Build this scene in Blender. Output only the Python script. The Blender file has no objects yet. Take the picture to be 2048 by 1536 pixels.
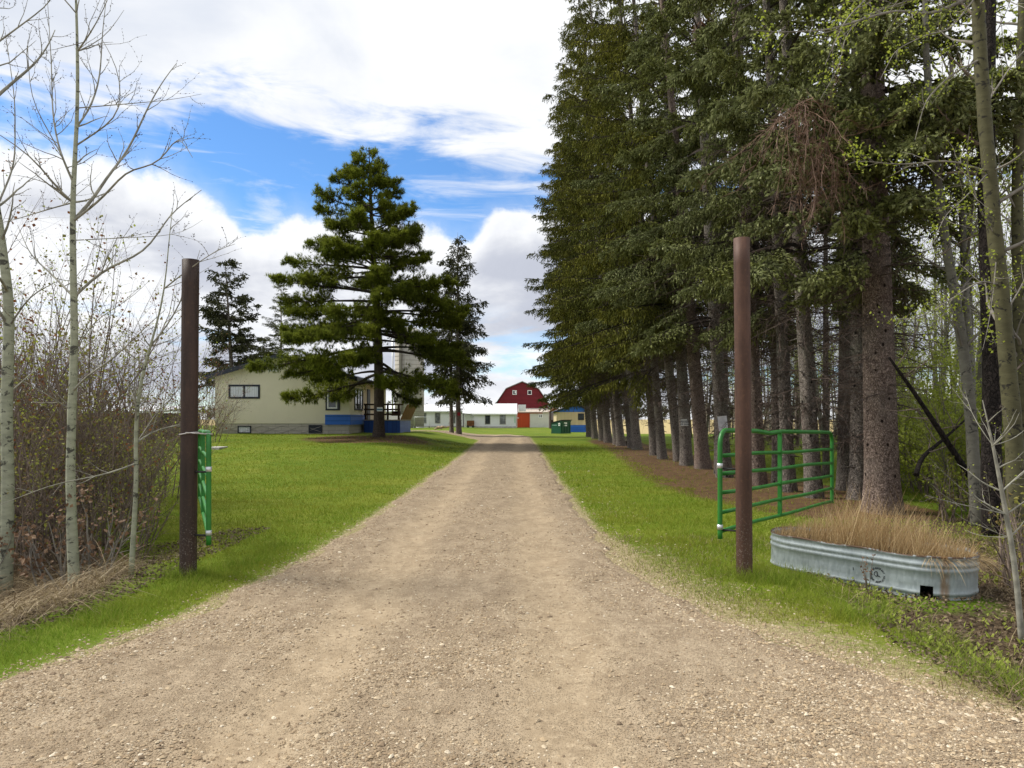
import bpy, math, random
import numpy as np
from mathutils import Vector, Matrix

S = bpy.context.scene
COL = S.collection
R = math.radians

# ------------------------------------------------------------------ node helper
class NT:
    """small wrapper that writes node trees"""
    def __init__(self, nt):
        self.nt = nt
        nt.nodes.clear()
    def n(self, kind, ins=None, **props):
        nd = self.nt.nodes.new(kind)
        for k, v in props.items():
            setattr(nd, k, v)
        for k, v in (ins or {}).items():
            self.put(nd.inputs[k], v)
        return nd
    def put(self, sock, v):
        if isinstance(v, bpy.types.NodeSocket):
            self.nt.links.new(v, sock)
        elif isinstance(v, (tuple, list)) and len(v) == 3 and sock.type == 'RGBA':
            sock.default_value = (*v, 1)
        else:
            sock.default_value = v
    def m(self, op, a, b=0.0, c=None, clamp=False):
        nd = self.nt.nodes.new('ShaderNodeMath')
        nd.operation = op
        nd.use_clamp = clamp
        self.put(nd.inputs[0], a)
        self.put(nd.inputs[1], b)
        if c is not None:
            self.put(nd.inputs[2], c)
        return nd.outputs[0]
    def mix(self, f, a, b, mode='MIX'):
        nd = self.nt.nodes.new('ShaderNodeMix')
        nd.data_type = 'RGBA'
        nd.blend_type = mode
        nd.clamp_factor = True
        self.put(nd.inputs[0], f)
        self.put(nd.inputs[6], a)
        self.put(nd.inputs[7], b)
        return nd.outputs[2]
    def ss(self, x, lo, hi):
        nd = self.nt.nodes.new('ShaderNodeMapRange')
        nd.interpolation_type = 'SMOOTHSTEP'
        self.put(nd.inputs[0], x)
        self.put(nd.inputs[1], lo)
        self.put(nd.inputs[2], hi)
        return nd.outputs[0]
    def noise(self, vec, scale, detail=4.0, rough=0.5, dist=0.0):
        return self.n('ShaderNodeTexNoise', {'Vector': vec, 'Scale': scale, 'Detail': detail,
                                             'Roughness': rough, 'Distortion': dist}).outputs[0]
    def scale(self, vec, s):
        return self.n('ShaderNodeVectorMath', {0: vec, 1: s}, operation='MULTIPLY').outputs[0]
    def ramp(self, f, stops, interp='LINEAR'):
        nd = self.nt.nodes.new('ShaderNodeValToRGB')
        cr = nd.color_ramp
        cr.interpolation = interp
        while len(cr.elements) < len(stops):
            cr.elements.new(0.5)
        for e, (p, c) in zip(cr.elements, stops):
            e.position = p
            e.color = (*c, 1) if len(c) == 3 else c
        self.put(nd.inputs[0], f)
        return nd.outputs[0]

# ------------------------------------------------------------------ camera
F, HZ, CZ = 1500.0, 838.0, 1.7        # focal length in photo pixels, horizon row, eye height
cd = bpy.data.cameras.new('camera')
cam = bpy.data.objects.new('camera', cd)
COL.objects.link(cam)
cam.location = (0, 0, CZ)
cam.rotation_euler = (R(90), 0, 0)
cd.sensor_width = 36
cd.lens = F / 2048 * 36
cd.shift_y = (HZ - 768) / 2048
cd.clip_end = 6000
S.camera = cam

# ------------------------------------------------------------------ sky, sun, exposure
SUN_EL, SUN_AZ = 50.0, -75.0           # azimuth from +Y, negative = to the left
w = bpy.data.worlds.new('World')
S.world = w
w.use_nodes = True
t = NT(w.node_tree)
sky = t.n('ShaderNodeTexSky', sky_type='NISHITA', sun_disc=False)
sky.sun_elevation = R(SUN_EL)
sky.sun_rotation = R(SUN_AZ)
sky.air_density = 0.9
sky.dust_density = 0.3
sky.ozone_density = 3.0
gen = t.n('ShaderNodeTexCoord').outputs['Generated']
sep = t.n('ShaderNodeSeparateXYZ', {0: gen})
dx, dy, dz = sep.outputs
az = t.m('ARCTAN2', dx, dy)
azn = t.m('MULTIPLY_ADD', az, 1 / 1.4, 0.5, clamp=True)
blue = t.n('ShaderNodeHueSaturation', {'Saturation': 1.14, 'Value': 1.36, 'Color': sky.outputs[0]}).outputs[0]
blue = t.mix(1.0, blue, (0.80, 0.95, 1.06), 'MULTIPLY')
stretch = t.scale(gen, (1.0, 1.0, 2.4))
n_big = t.noise(stretch, 3.2, 9, 0.56, 0.3)
n_fine = t.noise(gen, 11.0, 9, 0.6, 0.2)
n_str = t.noise(t.scale(gen, (1.2, 1.2, 6.0)), 5.0, 8, 0.6, 0.6)
# high bright sheet
edge_hi = t.ramp(azn, [(0.0, (.33,) * 3), (0.26, (.352,) * 3), (0.5, (.315,) * 3), (0.62, (.30,) * 3), (1.0, (.25,) * 3)])
hi = t.m('ADD', t.m('SUBTRACT', dz, edge_hi), t.m('MULTIPLY', t.m('SUBTRACT', n_str, 0.5), 0.22))
hi = t.m('ADD', hi, t.m('MULTIPLY', t.m('SUBTRACT', n_fine, 0.5), 0.05))
m_hi = t.ss(hi, -0.028, 0.045)
# cumulus bank below the blue gap
edge_lo = t.ramp(azn, [(0.0, (.28,) * 3), (0.11, (.293,) * 3), (0.18, (.292,) * 3), (0.235, (.262,) * 3), (0.255, (.240,) * 3),
                       (0.30, (.254,) * 3), (0.40, (.250,) * 3), (0.46, (.232,) * 3), (0.485, (.262,) * 3), (0.55, (.275,) * 3), (1.0, (.26,) * 3)])
puff = t.m('ADD', t.m('MULTIPLY', t.m('SUBTRACT', n_fine, 0.5), 0.085), t.m('MULTIPLY', t.m('SUBTRACT', n_big, 0.5), 0.06))
lo = t.m('ADD', t.m('SUBTRACT', edge_lo, dz), puff)
m_lo = t.m('ADD', t.m('MULTIPLY', t.ss(lo, -0.004, 0.014), .75), t.m('MULTIPLY', t.ss(lo, -0.035, 0.02), .25))
low_gap = t.m('MULTIPLY', t.ss(t.noise(t.scale(gen, (1, 1, 5)), 4.2, 7, 0.6, 0.4), 0.53, 0.64), t.ss(dz, 0.16, 0.07))
m_lo = t.m('MULTIPLY', m_lo, t.m('SUBTRACT', 1.0, t.m('MULTIPLY', low_gap, 0.8)))
# wisps in the gap
wisp = t.m('MULTIPLY', t.ss(n_str, 0.47, 0.68), 0.55)
mask = t.m('MAXIMUM', t.m('MAXIMUM', m_hi, m_lo), wisp)
# cloud brightness: white crests, lavender-grey bellies
belly = t.m('MULTIPLY', t.ss(lo, 0.008, 0.07), t.ss(t.noise(t.scale(gen, (1, 1, 2.6)), 4.2, 7, 0.55, 0.2), 0.36, 0.60))
belly = t.m('MULTIPLY', belly, t.ss(dz, 0.0, 0.05))
c_lo = t.mix(belly, (8.4, 8.5, 8.65), (4.6, 4.85, 5.6))
shade_hi = t.ss(t.noise(t.scale(gen, (1, 1, 2.0)), 2.8, 6, 0.55, 0.3), 0.44, 0.70)
c_hi = t.mix(shade_hi, (8.1, 8.2, 8.35), (6.0, 6.4, 7.2))
fl = t.m('MULTIPLY', t.ss(n_fine, .42, .62), .16)
c_lo = t.mix(fl, c_lo, (6.1, 6.4, 7.1))
c_cloud = t.mix(m_hi, c_lo, c_hi)
c_sky = t.mix(mask, blue, c_cloud)
bg = t.n('ShaderNodeBackground', {'Color': c_sky, 'Strength': 0.1})
t.n('ShaderNodeOutputWorld', {0: bg.outputs[0]})

sd = bpy.data.lights.new('sun', 'SUN')
sun = bpy.data.objects.new('sun', sd)
COL.objects.link(sun)
sd.energy = 3.5
sd.angle = R(14)
sd.color = (1.0, 0.95, 0.86)
a, e = R(SUN_AZ), R(SUN_EL)
sdir = Vector((math.sin(a) * math.cos(e), math.cos(a) * math.cos(e), math.sin(e)))
sun.rotation_euler = (-sdir).to_track_quat('-Z', 'Y').to_euler()
sun.location = (-20, -5, 40)

S.view_settings.view_transform = 'Standard'
S.view_settings.look = 'None'
S.view_settings.exposure = 0.34
S.view_settings.gamma = 1.0
S.cycles.max_bounces = 6
S.cycles.diffuse_bounces = 3
S.cycles.glossy_bounces = 2
S.cycles.transmission_bounces = 4
S.cycles.transparent_max_bounces = 4

# ------------------------------------------------------------------ mesh helpers
def nrm(v):
    return v / np.maximum(np.linalg.norm(v, axis=-1, keepdims=True), 1e-9)

def frames(D):
    ref = np.where(np.abs(D[:, 2:3]) > 0.9, np.array([[1.0, 0, 0]]), np.array([[0, 0, 1.0]]))
    u = nrm(np.cross(D, ref))
    return u, np.cross(D, u)

class MB:
    """collects vertices and faces, builds ONE mesh object"""
    def __init__(self):
        self.V, self.Fs, self.n = [], [], 0
    def add(self, V, F, smooth=False):
        V = np.asarray(V, float).reshape(-1, 3)
        for f in (F if isinstance(F, list) else [F]):
            f = np.asarray(f, int)
            if f.size:
                self.Fs.append((f + self.n, smooth))
        self.V.append(V)
        self.n += len(V)
    def box(self, lo, hi, rot=0.0, c=None):
        x0, y0, z0 = lo
        x1, y1, z1 = hi
        V = np.array([[x0, y0, z0], [x1, y0, z0], [x1, y1, z0], [x0, y1, z0], [x0, y0, z1], [x1, y0, z1], [x1, y1, z1], [x0, y1, z1]], float)
        if rot:
            c = np.array(c if c is not None else V.mean(0))
            q = V - c
            V = np.stack([q[:, 0] * math.cos(rot) - q[:, 1] * math.sin(rot), q[:, 0] * math.sin(rot) + q[:, 1] * math.cos(rot), q[:, 2]], 1) + c
        self.add(V, [[[0, 3, 2, 1], [4, 5, 6, 7], [0, 1, 5, 4], [1, 2, 6, 5], [2, 3, 7, 6], [3, 0, 4, 7]]])
        return self
    def beam(self, p, q, w, h, up=(0, 0, 1)):
        """a square bar from p to q"""
        p, q = np.array(p, float), np.array(q, float)
        d = nrm(q - p)
        s = np.cross(d, np.array(up, float))
        if np.linalg.norm(s) < 1e-4:
            s = np.cross(d, np.array([1.0, 0, 0]))
        s = nrm(s)
        u = np.cross(s, d)
        V = [e + s * a * w / 2 + u * b * h / 2 for e in (p, q) for a, b in ((-1, -1), (1, -1), (1, 1), (-1, 1))]
        self.add(V, [[[0, 1, 2, 3], [7, 6, 5, 4], [0, 4, 5, 1], [1, 5, 6, 2], [2, 6, 7, 3], [3, 7, 4, 0]]])
        return self
    def prism(self, poly, axis, a0, a1):
        """polygon (two other axes in order) pulled along axis"""
        n = len(poly)
        V = []
        for a_ in (a0, a1):
            for p in poly:
                q = list(p)
                q.insert(axis, a_)
                V.append(q)
        fs = [[list(range(n))[::-1]], [list(range(n, 2 * n))], [[k, (k + 1) % n, n + (k + 1) % n, n + k] for k in range(n)]]
        self.add(V, fs)
        return self
    def tube(self, P, r, n=8, cap=True, smooth=True, wob=None):
        P = np.asarray(P, float)
        r = np.broadcast_to(np.asarray(r, float), (len(P),))
        T = np.gradient(P, axis=0)
        T = nrm(T)
        u, v = frames(T[:1])
        us = [u[0]]
        for k in range(1, len(P)):
            q = us[-1] - T[k] * us[-1].dot(T[k])
            us.append(nrm(q))
        us = np.array(us)
        vs = np.cross(T, us)
        th = np.arange(n) * 2 * math.pi / n
        rr = r[:, None] * (1 if wob is None else wob)
        V = P[:, None] + (us[:, None] * np.cos(th)[None, :, None] + vs[:, None] * np.sin(th)[None, :, None]) * (rr * np.ones((1, n)))[..., None]
        k, j = np.meshgrid(np.arange(len(P) - 1), np.arange(n), indexing='ij')
        a_ = k * n + j
        b_ = k * n + (j + 1) % n
        Q = np.stack([a_, b_, b_ + n, a_ + n], -1).reshape(-1, 4)
        self.add(V.reshape(-1, 3), [Q], smooth)
        if cap:
            L = (len(P) - 1) * n
            base = self.n - len(P) * n
            self.Fs.append((np.array([[base + q for q in range(n)][::-1]]), False))
            self.Fs.append((np.array([[base + L + q for q in range(n)]]), False))
        return self
    def segs(self, A, B, ra, rb, n=3):
        A, B = np.asarray(A, float), np.asarray(B, float)
        if not len(A):
            return self
        D = nrm(B - A)
        u, v = frames(D)
        th = np.arange(n) * 2 * math.pi / n
        ring = u[:, None] * np.cos(th)[None, :, None] + v[:, None] * np.sin(th)[None, :, None]
        ra = np.broadcast_to(ra, (len(A),))
        rb = np.broadcast_to(rb, (len(A),))
        V = np.concatenate([A[:, None] + ring * ra[:, None, None], B[:, None] + ring * rb[:, None, None]], 1)
        o = np.arange(len(A))[:, None] * 2 * n
        fs = np.concatenate([np.stack([o[:, 0] + j, o[:, 0] + (j + 1) % n, o[:, 0] + n + (j + 1) % n, o[:, 0] + n + j], 1) for j in range(n)])
        self.add(V.reshape(-1, 3), [fs], n > 3)
        return self
    def spindles(self, P, D, L, r, n=3, mid=0.45):
        u, v = frames(D)
        th = np.arange(n) * 2 * math.pi / n
        ring = u[:, None] * np.cos(th)[None, :, None] + v[:, None] * np.sin(th)[None, :, None]
        L = np.broadcast_to(L, (len(P),))[:, None]
        r = np.broadcast_to(r, (len(P),))
        V = np.concatenate([P[:, None], (P + D * L * mid)[:, None] + ring * r[:, None, None], (P + D * L)[:, None]], 1)
        o = np.arange(len(P)) * (n + 2)
        f = []
        for j in range(n):
            f.append(np.stack([o, o + 1 + (j + 1) % n, o + 1 + j], 1))
            f.append(np.stack([o + n + 1, o + 1 + j, o + 1 + (j + 1) % n], 1))
        self.add(V.reshape(-1, 3), [np.concatenate(f)])
        return self
    def needles(self, P, D, L, w, up=None):
        """one thin triangle per entry"""
        u, _ = frames(D) if up is None else (nrm(np.cross(D, up)), None)
        L = np.broadcast_to(L, (len(P),))[:, None]
        w = np.broadcast_to(w, (len(P),))[:, None]
        V = np.stack([P - u * w / 2, P + u * w / 2, P + D * L], 1)
        o = np.arange(len(P)) * 3
        self.add(V.reshape(-1, 3), [np.stack([o, o + 1, o + 2], 1)])
        return self
    def leaves(self, P, D, N, L, w):
        """diamond leaf: base P, direction D, side N"""
        L = np.broadcast_to(L, (len(P),))[:, None]
        w = np.broadcast_to(w, (len(P),))[:, None]
        fold = nrm(np.cross(D, N)) * w * 0.18
        V = np.stack([P, P + D * L * .5 + N * w / 2 + fold, P + D * L, P + D * L * .5 - N * w / 2 + fold], 1)
        o = np.arange(len(P)) * 4
        self.add(V.reshape(-1, 3), [np.stack([o, o + 1, o + 2, o + 3], 1)])
        return self
    def ribbons(self, P, D, bend, L, w, nseg=2):
        """curved blade tapering to a tip"""
        N = len(P)
        L = np.broadcast_to(L, (N,))[:, None]
        w = np.broadcast_to(w, (N,))[:, None]
        ang = RNG.uniform(0, 2 * math.pi, N)
        side = np.stack([np.cos(ang), np.sin(ang), np.zeros(N)], 1)
        rows = []
        for k in range(nseg):
            s = k / nseg
            c = P + D * L * s + bend * L * s * s
            ww = w * (1 - 0.75 * s) / 2
            rows += [c - side * ww, c + side * ww]
        rows.append(P + D * L + bend * L)
        V = np.stack(rows, 1)
        m_ = 2 * nseg + 1
        o = np.arange(N) * m_
        fs = []
        for k in range(nseg - 1):
            fs.append(np.stack([o + 2 * k, o + 2 * k + 1, o + 2 * k + 3, o + 2 * k + 2], 1))
        tri = np.stack([o + 2 * nseg - 2, o + 2 * nseg - 1, o + 2 * nseg], 1)
        self.add(V.reshape(-1, 3), ([np.concatenate(fs)] if fs else []) + [tri])
        return self
    def stones(self, P, r, flat=0.6):
        """rough little eight-faced pebbles with cut corners"""
        base = np.array([[1, 0, 0], [.5, .8, .1], [-.5, .85, 0], [-1, .05, 0], [-.45, -.85, .1], [.55, -.8, 0], [.35, .1, .9], [-.4, .15, .8], [0, -.35, .85]])
        N = len(P)
        a_ = RNG.uniform(0, 6.28, N)
        sc = r[:, None] * RNG.uniform(.65, 1.25, (N, 3)) * np.array([1.15, .85, flat])
        V = base[None] * RNG.uniform(.8, 1.15, (N, 9, 1)) * sc[:, None]
        x = V[..., 0] * np.cos(a_)[:, None] - V[..., 1] * np.sin(a_)[:, None]
        y = V[..., 0] * np.sin(a_)[:, None] + V[..., 1] * np.cos(a_)[:, None]
        V = np.stack([x, y, V[..., 2]], -1) + P[:, None]
        f = np.array([[0, 1, 6], [1, 2, 7], [1, 7, 6], [2, 3, 7], [3, 4, 8], [3, 8, 7], [4, 5, 8], [5, 0, 6], [5, 6, 8], [6, 7, 8]])
        self.add(V.reshape(-1, 3), [(f[None] + (np.arange(N) * 9)[:, None, None]).reshape(-1, 3)])
        return self
    def mesh(self, name, off=(0, 0, 0)):
        me = bpy.data.meshes.new(name)
        V = np.concatenate(self.V) - np.array(off, float)
        me.vertices.add(len(V))
        me.vertices.foreach_set('co', V.astype(np.float32).ravel())
        li = np.concatenate([f.ravel() for f, _ in self.Fs]).astype(np.int32)
        tot = np.concatenate([np.full(len(f), f.shape[1]) for f, _ in self.Fs]).astype(np.int32)
        sm = np.concatenate([np.full(len(f), s) for f, s in self.Fs]).astype(bool)
        st = np.concatenate([[0], np.cumsum(tot)[:-1]]).astype(np.int32)
        me.loops.add(len(li))
        me.loops.foreach_set('vertex_index', li)
        me.polygons.add(len(tot))
        me.polygons.foreach_set('loop_start', st)
        me.polygons.foreach_set('loop_total', tot)
        me.polygons.foreach_set('use_smooth', sm)
        me.update(calc_edges=True)
        return me
    def build(self, name, mat, parent=None, bevel=0.0):
        """links the mesh; with a parent the vertices are given in world space around an unrotated thing"""
        off = (0, 0, 0)
        p = parent
        while p is not None:
            off = tuple(np.array(off) + np.array(p.location))
            p = p.parent
        me = self.mesh(name, off)
        o = bpy.data.objects.new(name, me)
        COL.objects.link(o)
        me.materials.append(mat)
        if parent is not None:
            o.parent = parent
        if bevel:
            b = o.modifiers.new('bevel', 'BEVEL')
            b.width = bevel
            b.segments = 2
            b.limit_method = 'ANGLE'
        return o

RNG = np.random.default_rng(7)

def tag(o, label=None, cat=None, group=None, kind=None):
    for k, v in (('label', label), ('category', cat), ('group', group), ('kind', kind)):
        if v:
            o[k] = v
    return o

def thing(name, label, cat, loc=(0, 0, 0), group=None):
    o = bpy.data.objects.new(name, None)
    o.empty_display_size = 0.2
    COL.objects.link(o)
    o.location = loc
    return tag(o, label, cat, group)

def kids(o):
    return [c for c in bpy.data.objects if c.parent == o]

KIDS = {}
def dup(o, parent=None):
    """copy of a thing with its parts and sub-parts (shared mesh data)"""
    c = o.copy()
    COL.objects.link(c)
    if parent is not None:
        c.parent = parent
    if o.name not in KIDS:
        KIDS[o.name] = kids(o)
    for ch in KIDS[o.name]:
        dup(ch, c)
    return c

def text_mesh(body, size, name, mat, parent, loc, rot, extrude=0.0015, sx=1.0, align='CENTER'):
    cu = bpy.data.curves.new('lettering', 'FONT')
    cu.body = body
    cu.size = size
    cu.align_x = align
    cu.align_y = 'CENTER'
    cu.extrude = extrude
    cu.offset = size * .045
    tmp = bpy.data.objects.new('lettering', cu)
    me = bpy.data.meshes.new_from_object(tmp)
    bpy.data.objects.remove(tmp)
    bpy.data.curves.remove(cu)
    M = Matrix.Translation(loc) @ rot.to_matrix().to_4x4() @ Matrix.Diagonal((sx, 1, 1, 1))
    me.transform(M)
    off = Vector((0, 0, 0))
    p = parent
    while p is not None:
        off += p.location
        p = p.parent
    me.transform(Matrix.Translation(-off))
    me.materials.append(mat)
    o = bpy.data.objects.new(name, me)
    COL.objects.link(o)
    o.parent = parent
    return o

# ------------------------------------------------------------------ terrain
def sstep(a_, b_, x):
    q = np.clip((np.asarray(x, float) - a_) / (b_ - a_), 0, 1)
    return q * q * (3 - 2 * q)

_DY = [0, 8, 16, 26, 36, 55, 75, 100, 125, 140, 400]
_DZ = [0, 0, 0.01, 0.07, 0.2, 0.30, 0.24, 0.2, 0.3, 0.0, 0.0]
_LY = [0, 8, 16, 30, 40, 46, 60, 80, 120, 140, 400]
_LZ = [0, 0, 0.05, 0.42, 0.74, 0.83, 0.72, 0.45, 0.36, 0.1, 0.0]

def vnoise(x, y, f, seed=0):
    x, y = np.asarray(x, float) * f, np.asarray(y, float) * f
    s = 0
    for k, (a_, b_, c_) in enumerate(((1.0, .37, .2), (-.53, 1.1, 1.7), (1.7, -.9, 4.1), (.8, 2.1, 2.2))):
        s = s + np.sin(x * a_ + y * b_ + c_ + seed * 1.7 + 1.3 * np.sin(y * a_ * .7 - x * b_ * .6 + k + seed))
    return s / 4

def G(x, y):
    x, y = np.asarray(x, float), np.asarray(y, float)
    zd = np.interp(y, _DY, _DZ)
    zl = np.interp(y, _LY, _LZ)
    z = zd + (zl - zd) * sstep(-2.4, -6.5, x)
    z = z - 0.42 * sstep(-3.9, -5.6, x) * (1 - sstep(9.5, 14, y)) * sstep(-14, -9, x)
    z = z - (0.24 - .16 * sstep(6, 7.4, y)) * sstep(2.8, 4.1, x) * (1 - sstep(8.2, 10.5, y))
    far = sstep(0.5, 2.0, np.abs(x + .5))
    z = z + (0.018 * vnoise(x, y, 2.3) + 0.03 * vnoise(x, y, .55, 3)) * far
    return z

def at(px, py, Y):
    return ((px - 1024) * Y / F, Y, CZ - (py - HZ) * Y / F)

def lin(r, g, b):
    f = lambda c: c / 12.92 if c <= .04045 else ((c + .055) / 1.055) ** 2.4
    return (f(r / 255), f(g / 255), f(b / 255))

# ------------------------------------------------------------------ materials
def new_mat(name):
    m = bpy.data.materials.new(name)
    m.use_nodes = True
    return m, NT(m.node_tree)

def finish(t, col, rough=0.7, metal=0.0, bump=None, bstr=0.3, bdist=0.02, spec=0.3, trans=0.0):
    p = t.n('ShaderNodeBsdfPrincipled', {'Base Color': col, 'Roughness': rough, 'Metallic': metal, 'Specular IOR Level': spec})
    if bump is not None:
        b = t.n('ShaderNodeBump', {'Height': bump, 'Strength': bstr, 'Distance': bdist})
        t.put(p.inputs['Normal'], b.outputs[0])
    out = p.outputs[0]
    if trans:
        tr = t.n('ShaderNodeBsdfTranslucent', {'Color': col})
        mx = t.n('ShaderNodeMixShader', {0: trans, 1: p.outputs[0], 2: tr.outputs[0]})
        out = mx.outputs[0]
    t.n('ShaderNodeOutputMaterial', {0: out})

def painted(name, col, rough=0.5, var=0.12, scale=3.0, metal=0.0, dirt=None, spec=0.4):
    m, t = new_mat(name)
    o = t.n('ShaderNodeTexCoord').outputs['Object']
    n1 = t.noise(o, scale, 6, .6)
    n2 = t.noise(o, scale * 9, 4, .6)
    c = t.mix(t.m('MULTIPLY', t.ss(n1, .35, .7), 1.0), tuple(v * (1 - var) for v in col), tuple(min(1, v * (1 + var)) for v in col))
    if dirt is not None:
        c = t.mix(t.m('MULTIPLY', t.ss(n1, .5, .75), .5), c, dirt)
    finish(t, c, t.m('MULTIPLY_ADD', n2, .2, rough - .1), metal, n2, .12, .01, spec)
    return m

def leafy(name, stops, trans=0.25, patch=None, pscale=0.8, rough=0.6, spec=.25):
    """foliage: colour per leaf, with large-scale patches of another hue"""
    m, t = new_mat(name)
    rnd = t.n('ShaderNodeNewGeometry').outputs['Random Per Island']
    c = t.ramp(rnd, [((k + .001) / max(1, len(stops) - 1), s) for k, s in enumerate(stops)])
    if patch:
        o = t.n('ShaderNodeTexCoord').outputs['Object']
        oi = t.n('ShaderNodeObjectInfo').outputs['Random']
        v = t.n('ShaderNodeVectorMath', {0: o, 1: t.n('ShaderNodeCombineXYZ', {0: t.m('MULTIPLY', oi, 50)}).outputs[0]}, operation='ADD').outputs[0]
        f = t.ss(t.noise(v, pscale, 3, .6), .40, .66)
        c = t.mix(t.m('MULTIPLY', f, .8), c, patch)
    finish(t, c, rough, 0, None, spec=spec, trans=trans)
    return m

def bark(name, dark, light, sc=(9, 9, 2.2), bd=0.03, knots=False, patch=None):
    m, t = new_mat(name)
    o = t.n('ShaderNodeTexCoord').outputs['Object']
    wn = t.n('ShaderNodeTexNoise', {'Vector': o, 'Scale': 9.0, 'Detail': 4.0}).outputs['Color']
    wv = t.scale(wn, (.16, .16, .16))
    v = t.scale(t.n('ShaderNodeVectorMath', {0: o, 1: wv}, operation='ADD').outputs[0], sc)
    vo = t.n('ShaderNodeTexVoronoi', {'Vector': v, 'Scale': 3.6, 'Randomness': 1.0}, feature='DISTANCE_TO_EDGE').outputs[0]
    cell = t.n('ShaderNodeSeparateColor', {0: t.n('ShaderNodeTexVoronoi', {'Vector': v, 'Scale': 3.6, 'Randomness': 1.0}).outputs['Color']}).outputs[0]
    n1 = t.noise(v, 3.4, 8, .7)
    n2 = t.noise(o, 1.1, 3, .6)
    h = t.m('ADD', t.m('MULTIPLY', t.ss(vo, 0, .16), .45), t.m('MULTIPLY', n1, 1.0))
    h = t.m('ADD', h, t.m('MULTIPLY', cell, .35))
    c = t.mix(t.ss(h, .45, 1.45), dark, light)
    if patch:
        c = t.mix(t.m('MULTIPLY', t.ss(n2, .45, .7), .7), c, patch)
        c = t.mix(t.m('MULTIPLY', t.ss(n1, .5, .35), .55), c, dark)
    if knots:
        k = t.n('ShaderNodeTexVoronoi', {'Vector': t.scale(o, (3.2, 3.2, 2.4)), 'Scale': 1.6}).outputs[0]
        c = t.mix(t.ss(k, .17, .08), c, tuple(v * .3 for v in dark))
    finish(t, c, .9, 0, h, 1.0, bd, .15)
    return m

def aspen_bark(name, light, lo_dark):
    m, t = new_mat(name)
    o = t.n('ShaderNodeTexCoord').outputs['Object']
    n1 = t.noise(t.scale(o, (3, 3, 9)), 2.0, 5, .6)
    scar = t.noise(t.scale(o, (5, 5, 7)), 1.4, 4, .7, .5)
    c = t.mix(t.ss(n1, .3, .7), tuple(v * .72 for v in light), light)
    c = t.mix(t.m('MULTIPLY', t.ss(scar, .55, .62), .9), c, lo_dark)
    finish(t, c, .75, 0, n1, .4, .01, .2)
    return m
# gravel road: tan fines, pebbles, wheel tracks
def gravel_mat():
    m, t = new_mat('gravel')
    o = t.n('ShaderNodeTexCoord').outputs['Object']
    sx = t.n('ShaderNodeSeparateXYZ', {0: o}).outputs
    wob = t.m('MULTIPLY_ADD', t.noise(o, .35, 2), .8, -.4)
    xx = t.m('ADD', sx[0], wob)
    def band(c0, wd):
        return t.ss(t.m('ABSOLUTE', t.m('SUBTRACT', xx, c0)), wd, wd * .25)
    track = t.m('MAXIMUM', band(-1.35, .55), band(.35, .55))
    n1 = t.noise(o, 1.4, 6, .65)
    n2 = t.noise(o, 26, 5, .7)
    n3 = t.noise(t.scale(o, (1, .45, 1)), 5.5, 6, .65)
    v1 = t.n('ShaderNodeTexVoronoi', {'Vector': o, 'Scale': 85, 'Randomness': 1.0})
    v2 = t.n('ShaderNodeTexVoronoi', {'Vector': o, 'Scale': 38, 'Randomness': 1.0})
    coarse = t.m('SUBTRACT', t.m('MULTIPLY_ADD', n1, 1.2, .2), t.m('MULTIPLY', track, .35))
    peb = t.m('MULTIPLY', t.ss(v1.outputs[0], .42, .18), t.ss(coarse, .25, .75))
    peb2 = t.m('MULTIPLY', t.ss(v2.outputs[0], .28, .12), t.ss(coarse, .4, .9))
    fine = t.mix(t.ss(n3, .33, .68), (.315, .242, .165), (.47, .375, .262))
    fine = t.mix(t.m('MULTIPLY', t.ss(n2, .35, .7), .5), t.mix(.35, fine, (.12, .085, .05)), fine)
    fine = t.mix(t.m('MULTIPLY', track, .28), fine, (.44, .34, .215))
    pc = t.ramp(t.n('ShaderNodeSeparateColor', {0: v1.outputs['Color']}).outputs[0],
                [(0, (.15, .11, .075)), (.3, (.27, .20, .13)), (.65, (.40, .31, .21)), (1, (.58, .49, .37))])
    c = t.mix(t.m('MULTIPLY', peb, .85), fine, pc)
    c = t.mix(t.m('MULTIPLY', peb2, .6), c, (.5, .4, .27))
    n5 = t.noise(o, 11, 6, .75)
    c = t.mix(t.m('MULTIPLY', t.ss(n5, .50, .62), .38), c, (.17, .125, .08))
    c = t.mix(t.m('MULTIPLY', t.ss(t.noise(o, 17, 5, .75), .56, .64), .42), c, (.56, .46, .32))
    h = t.m('ADD', t.m('MULTIPLY', t.m('MAXIMUM', peb, peb2), .8), t.m('ADD', t.m('MULTIPLY', n2, .5), t.m('MULTIPLY', n3, .6)))
    finish(t, c, .95, 0, h, .8, .022, .12)
    return m

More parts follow.
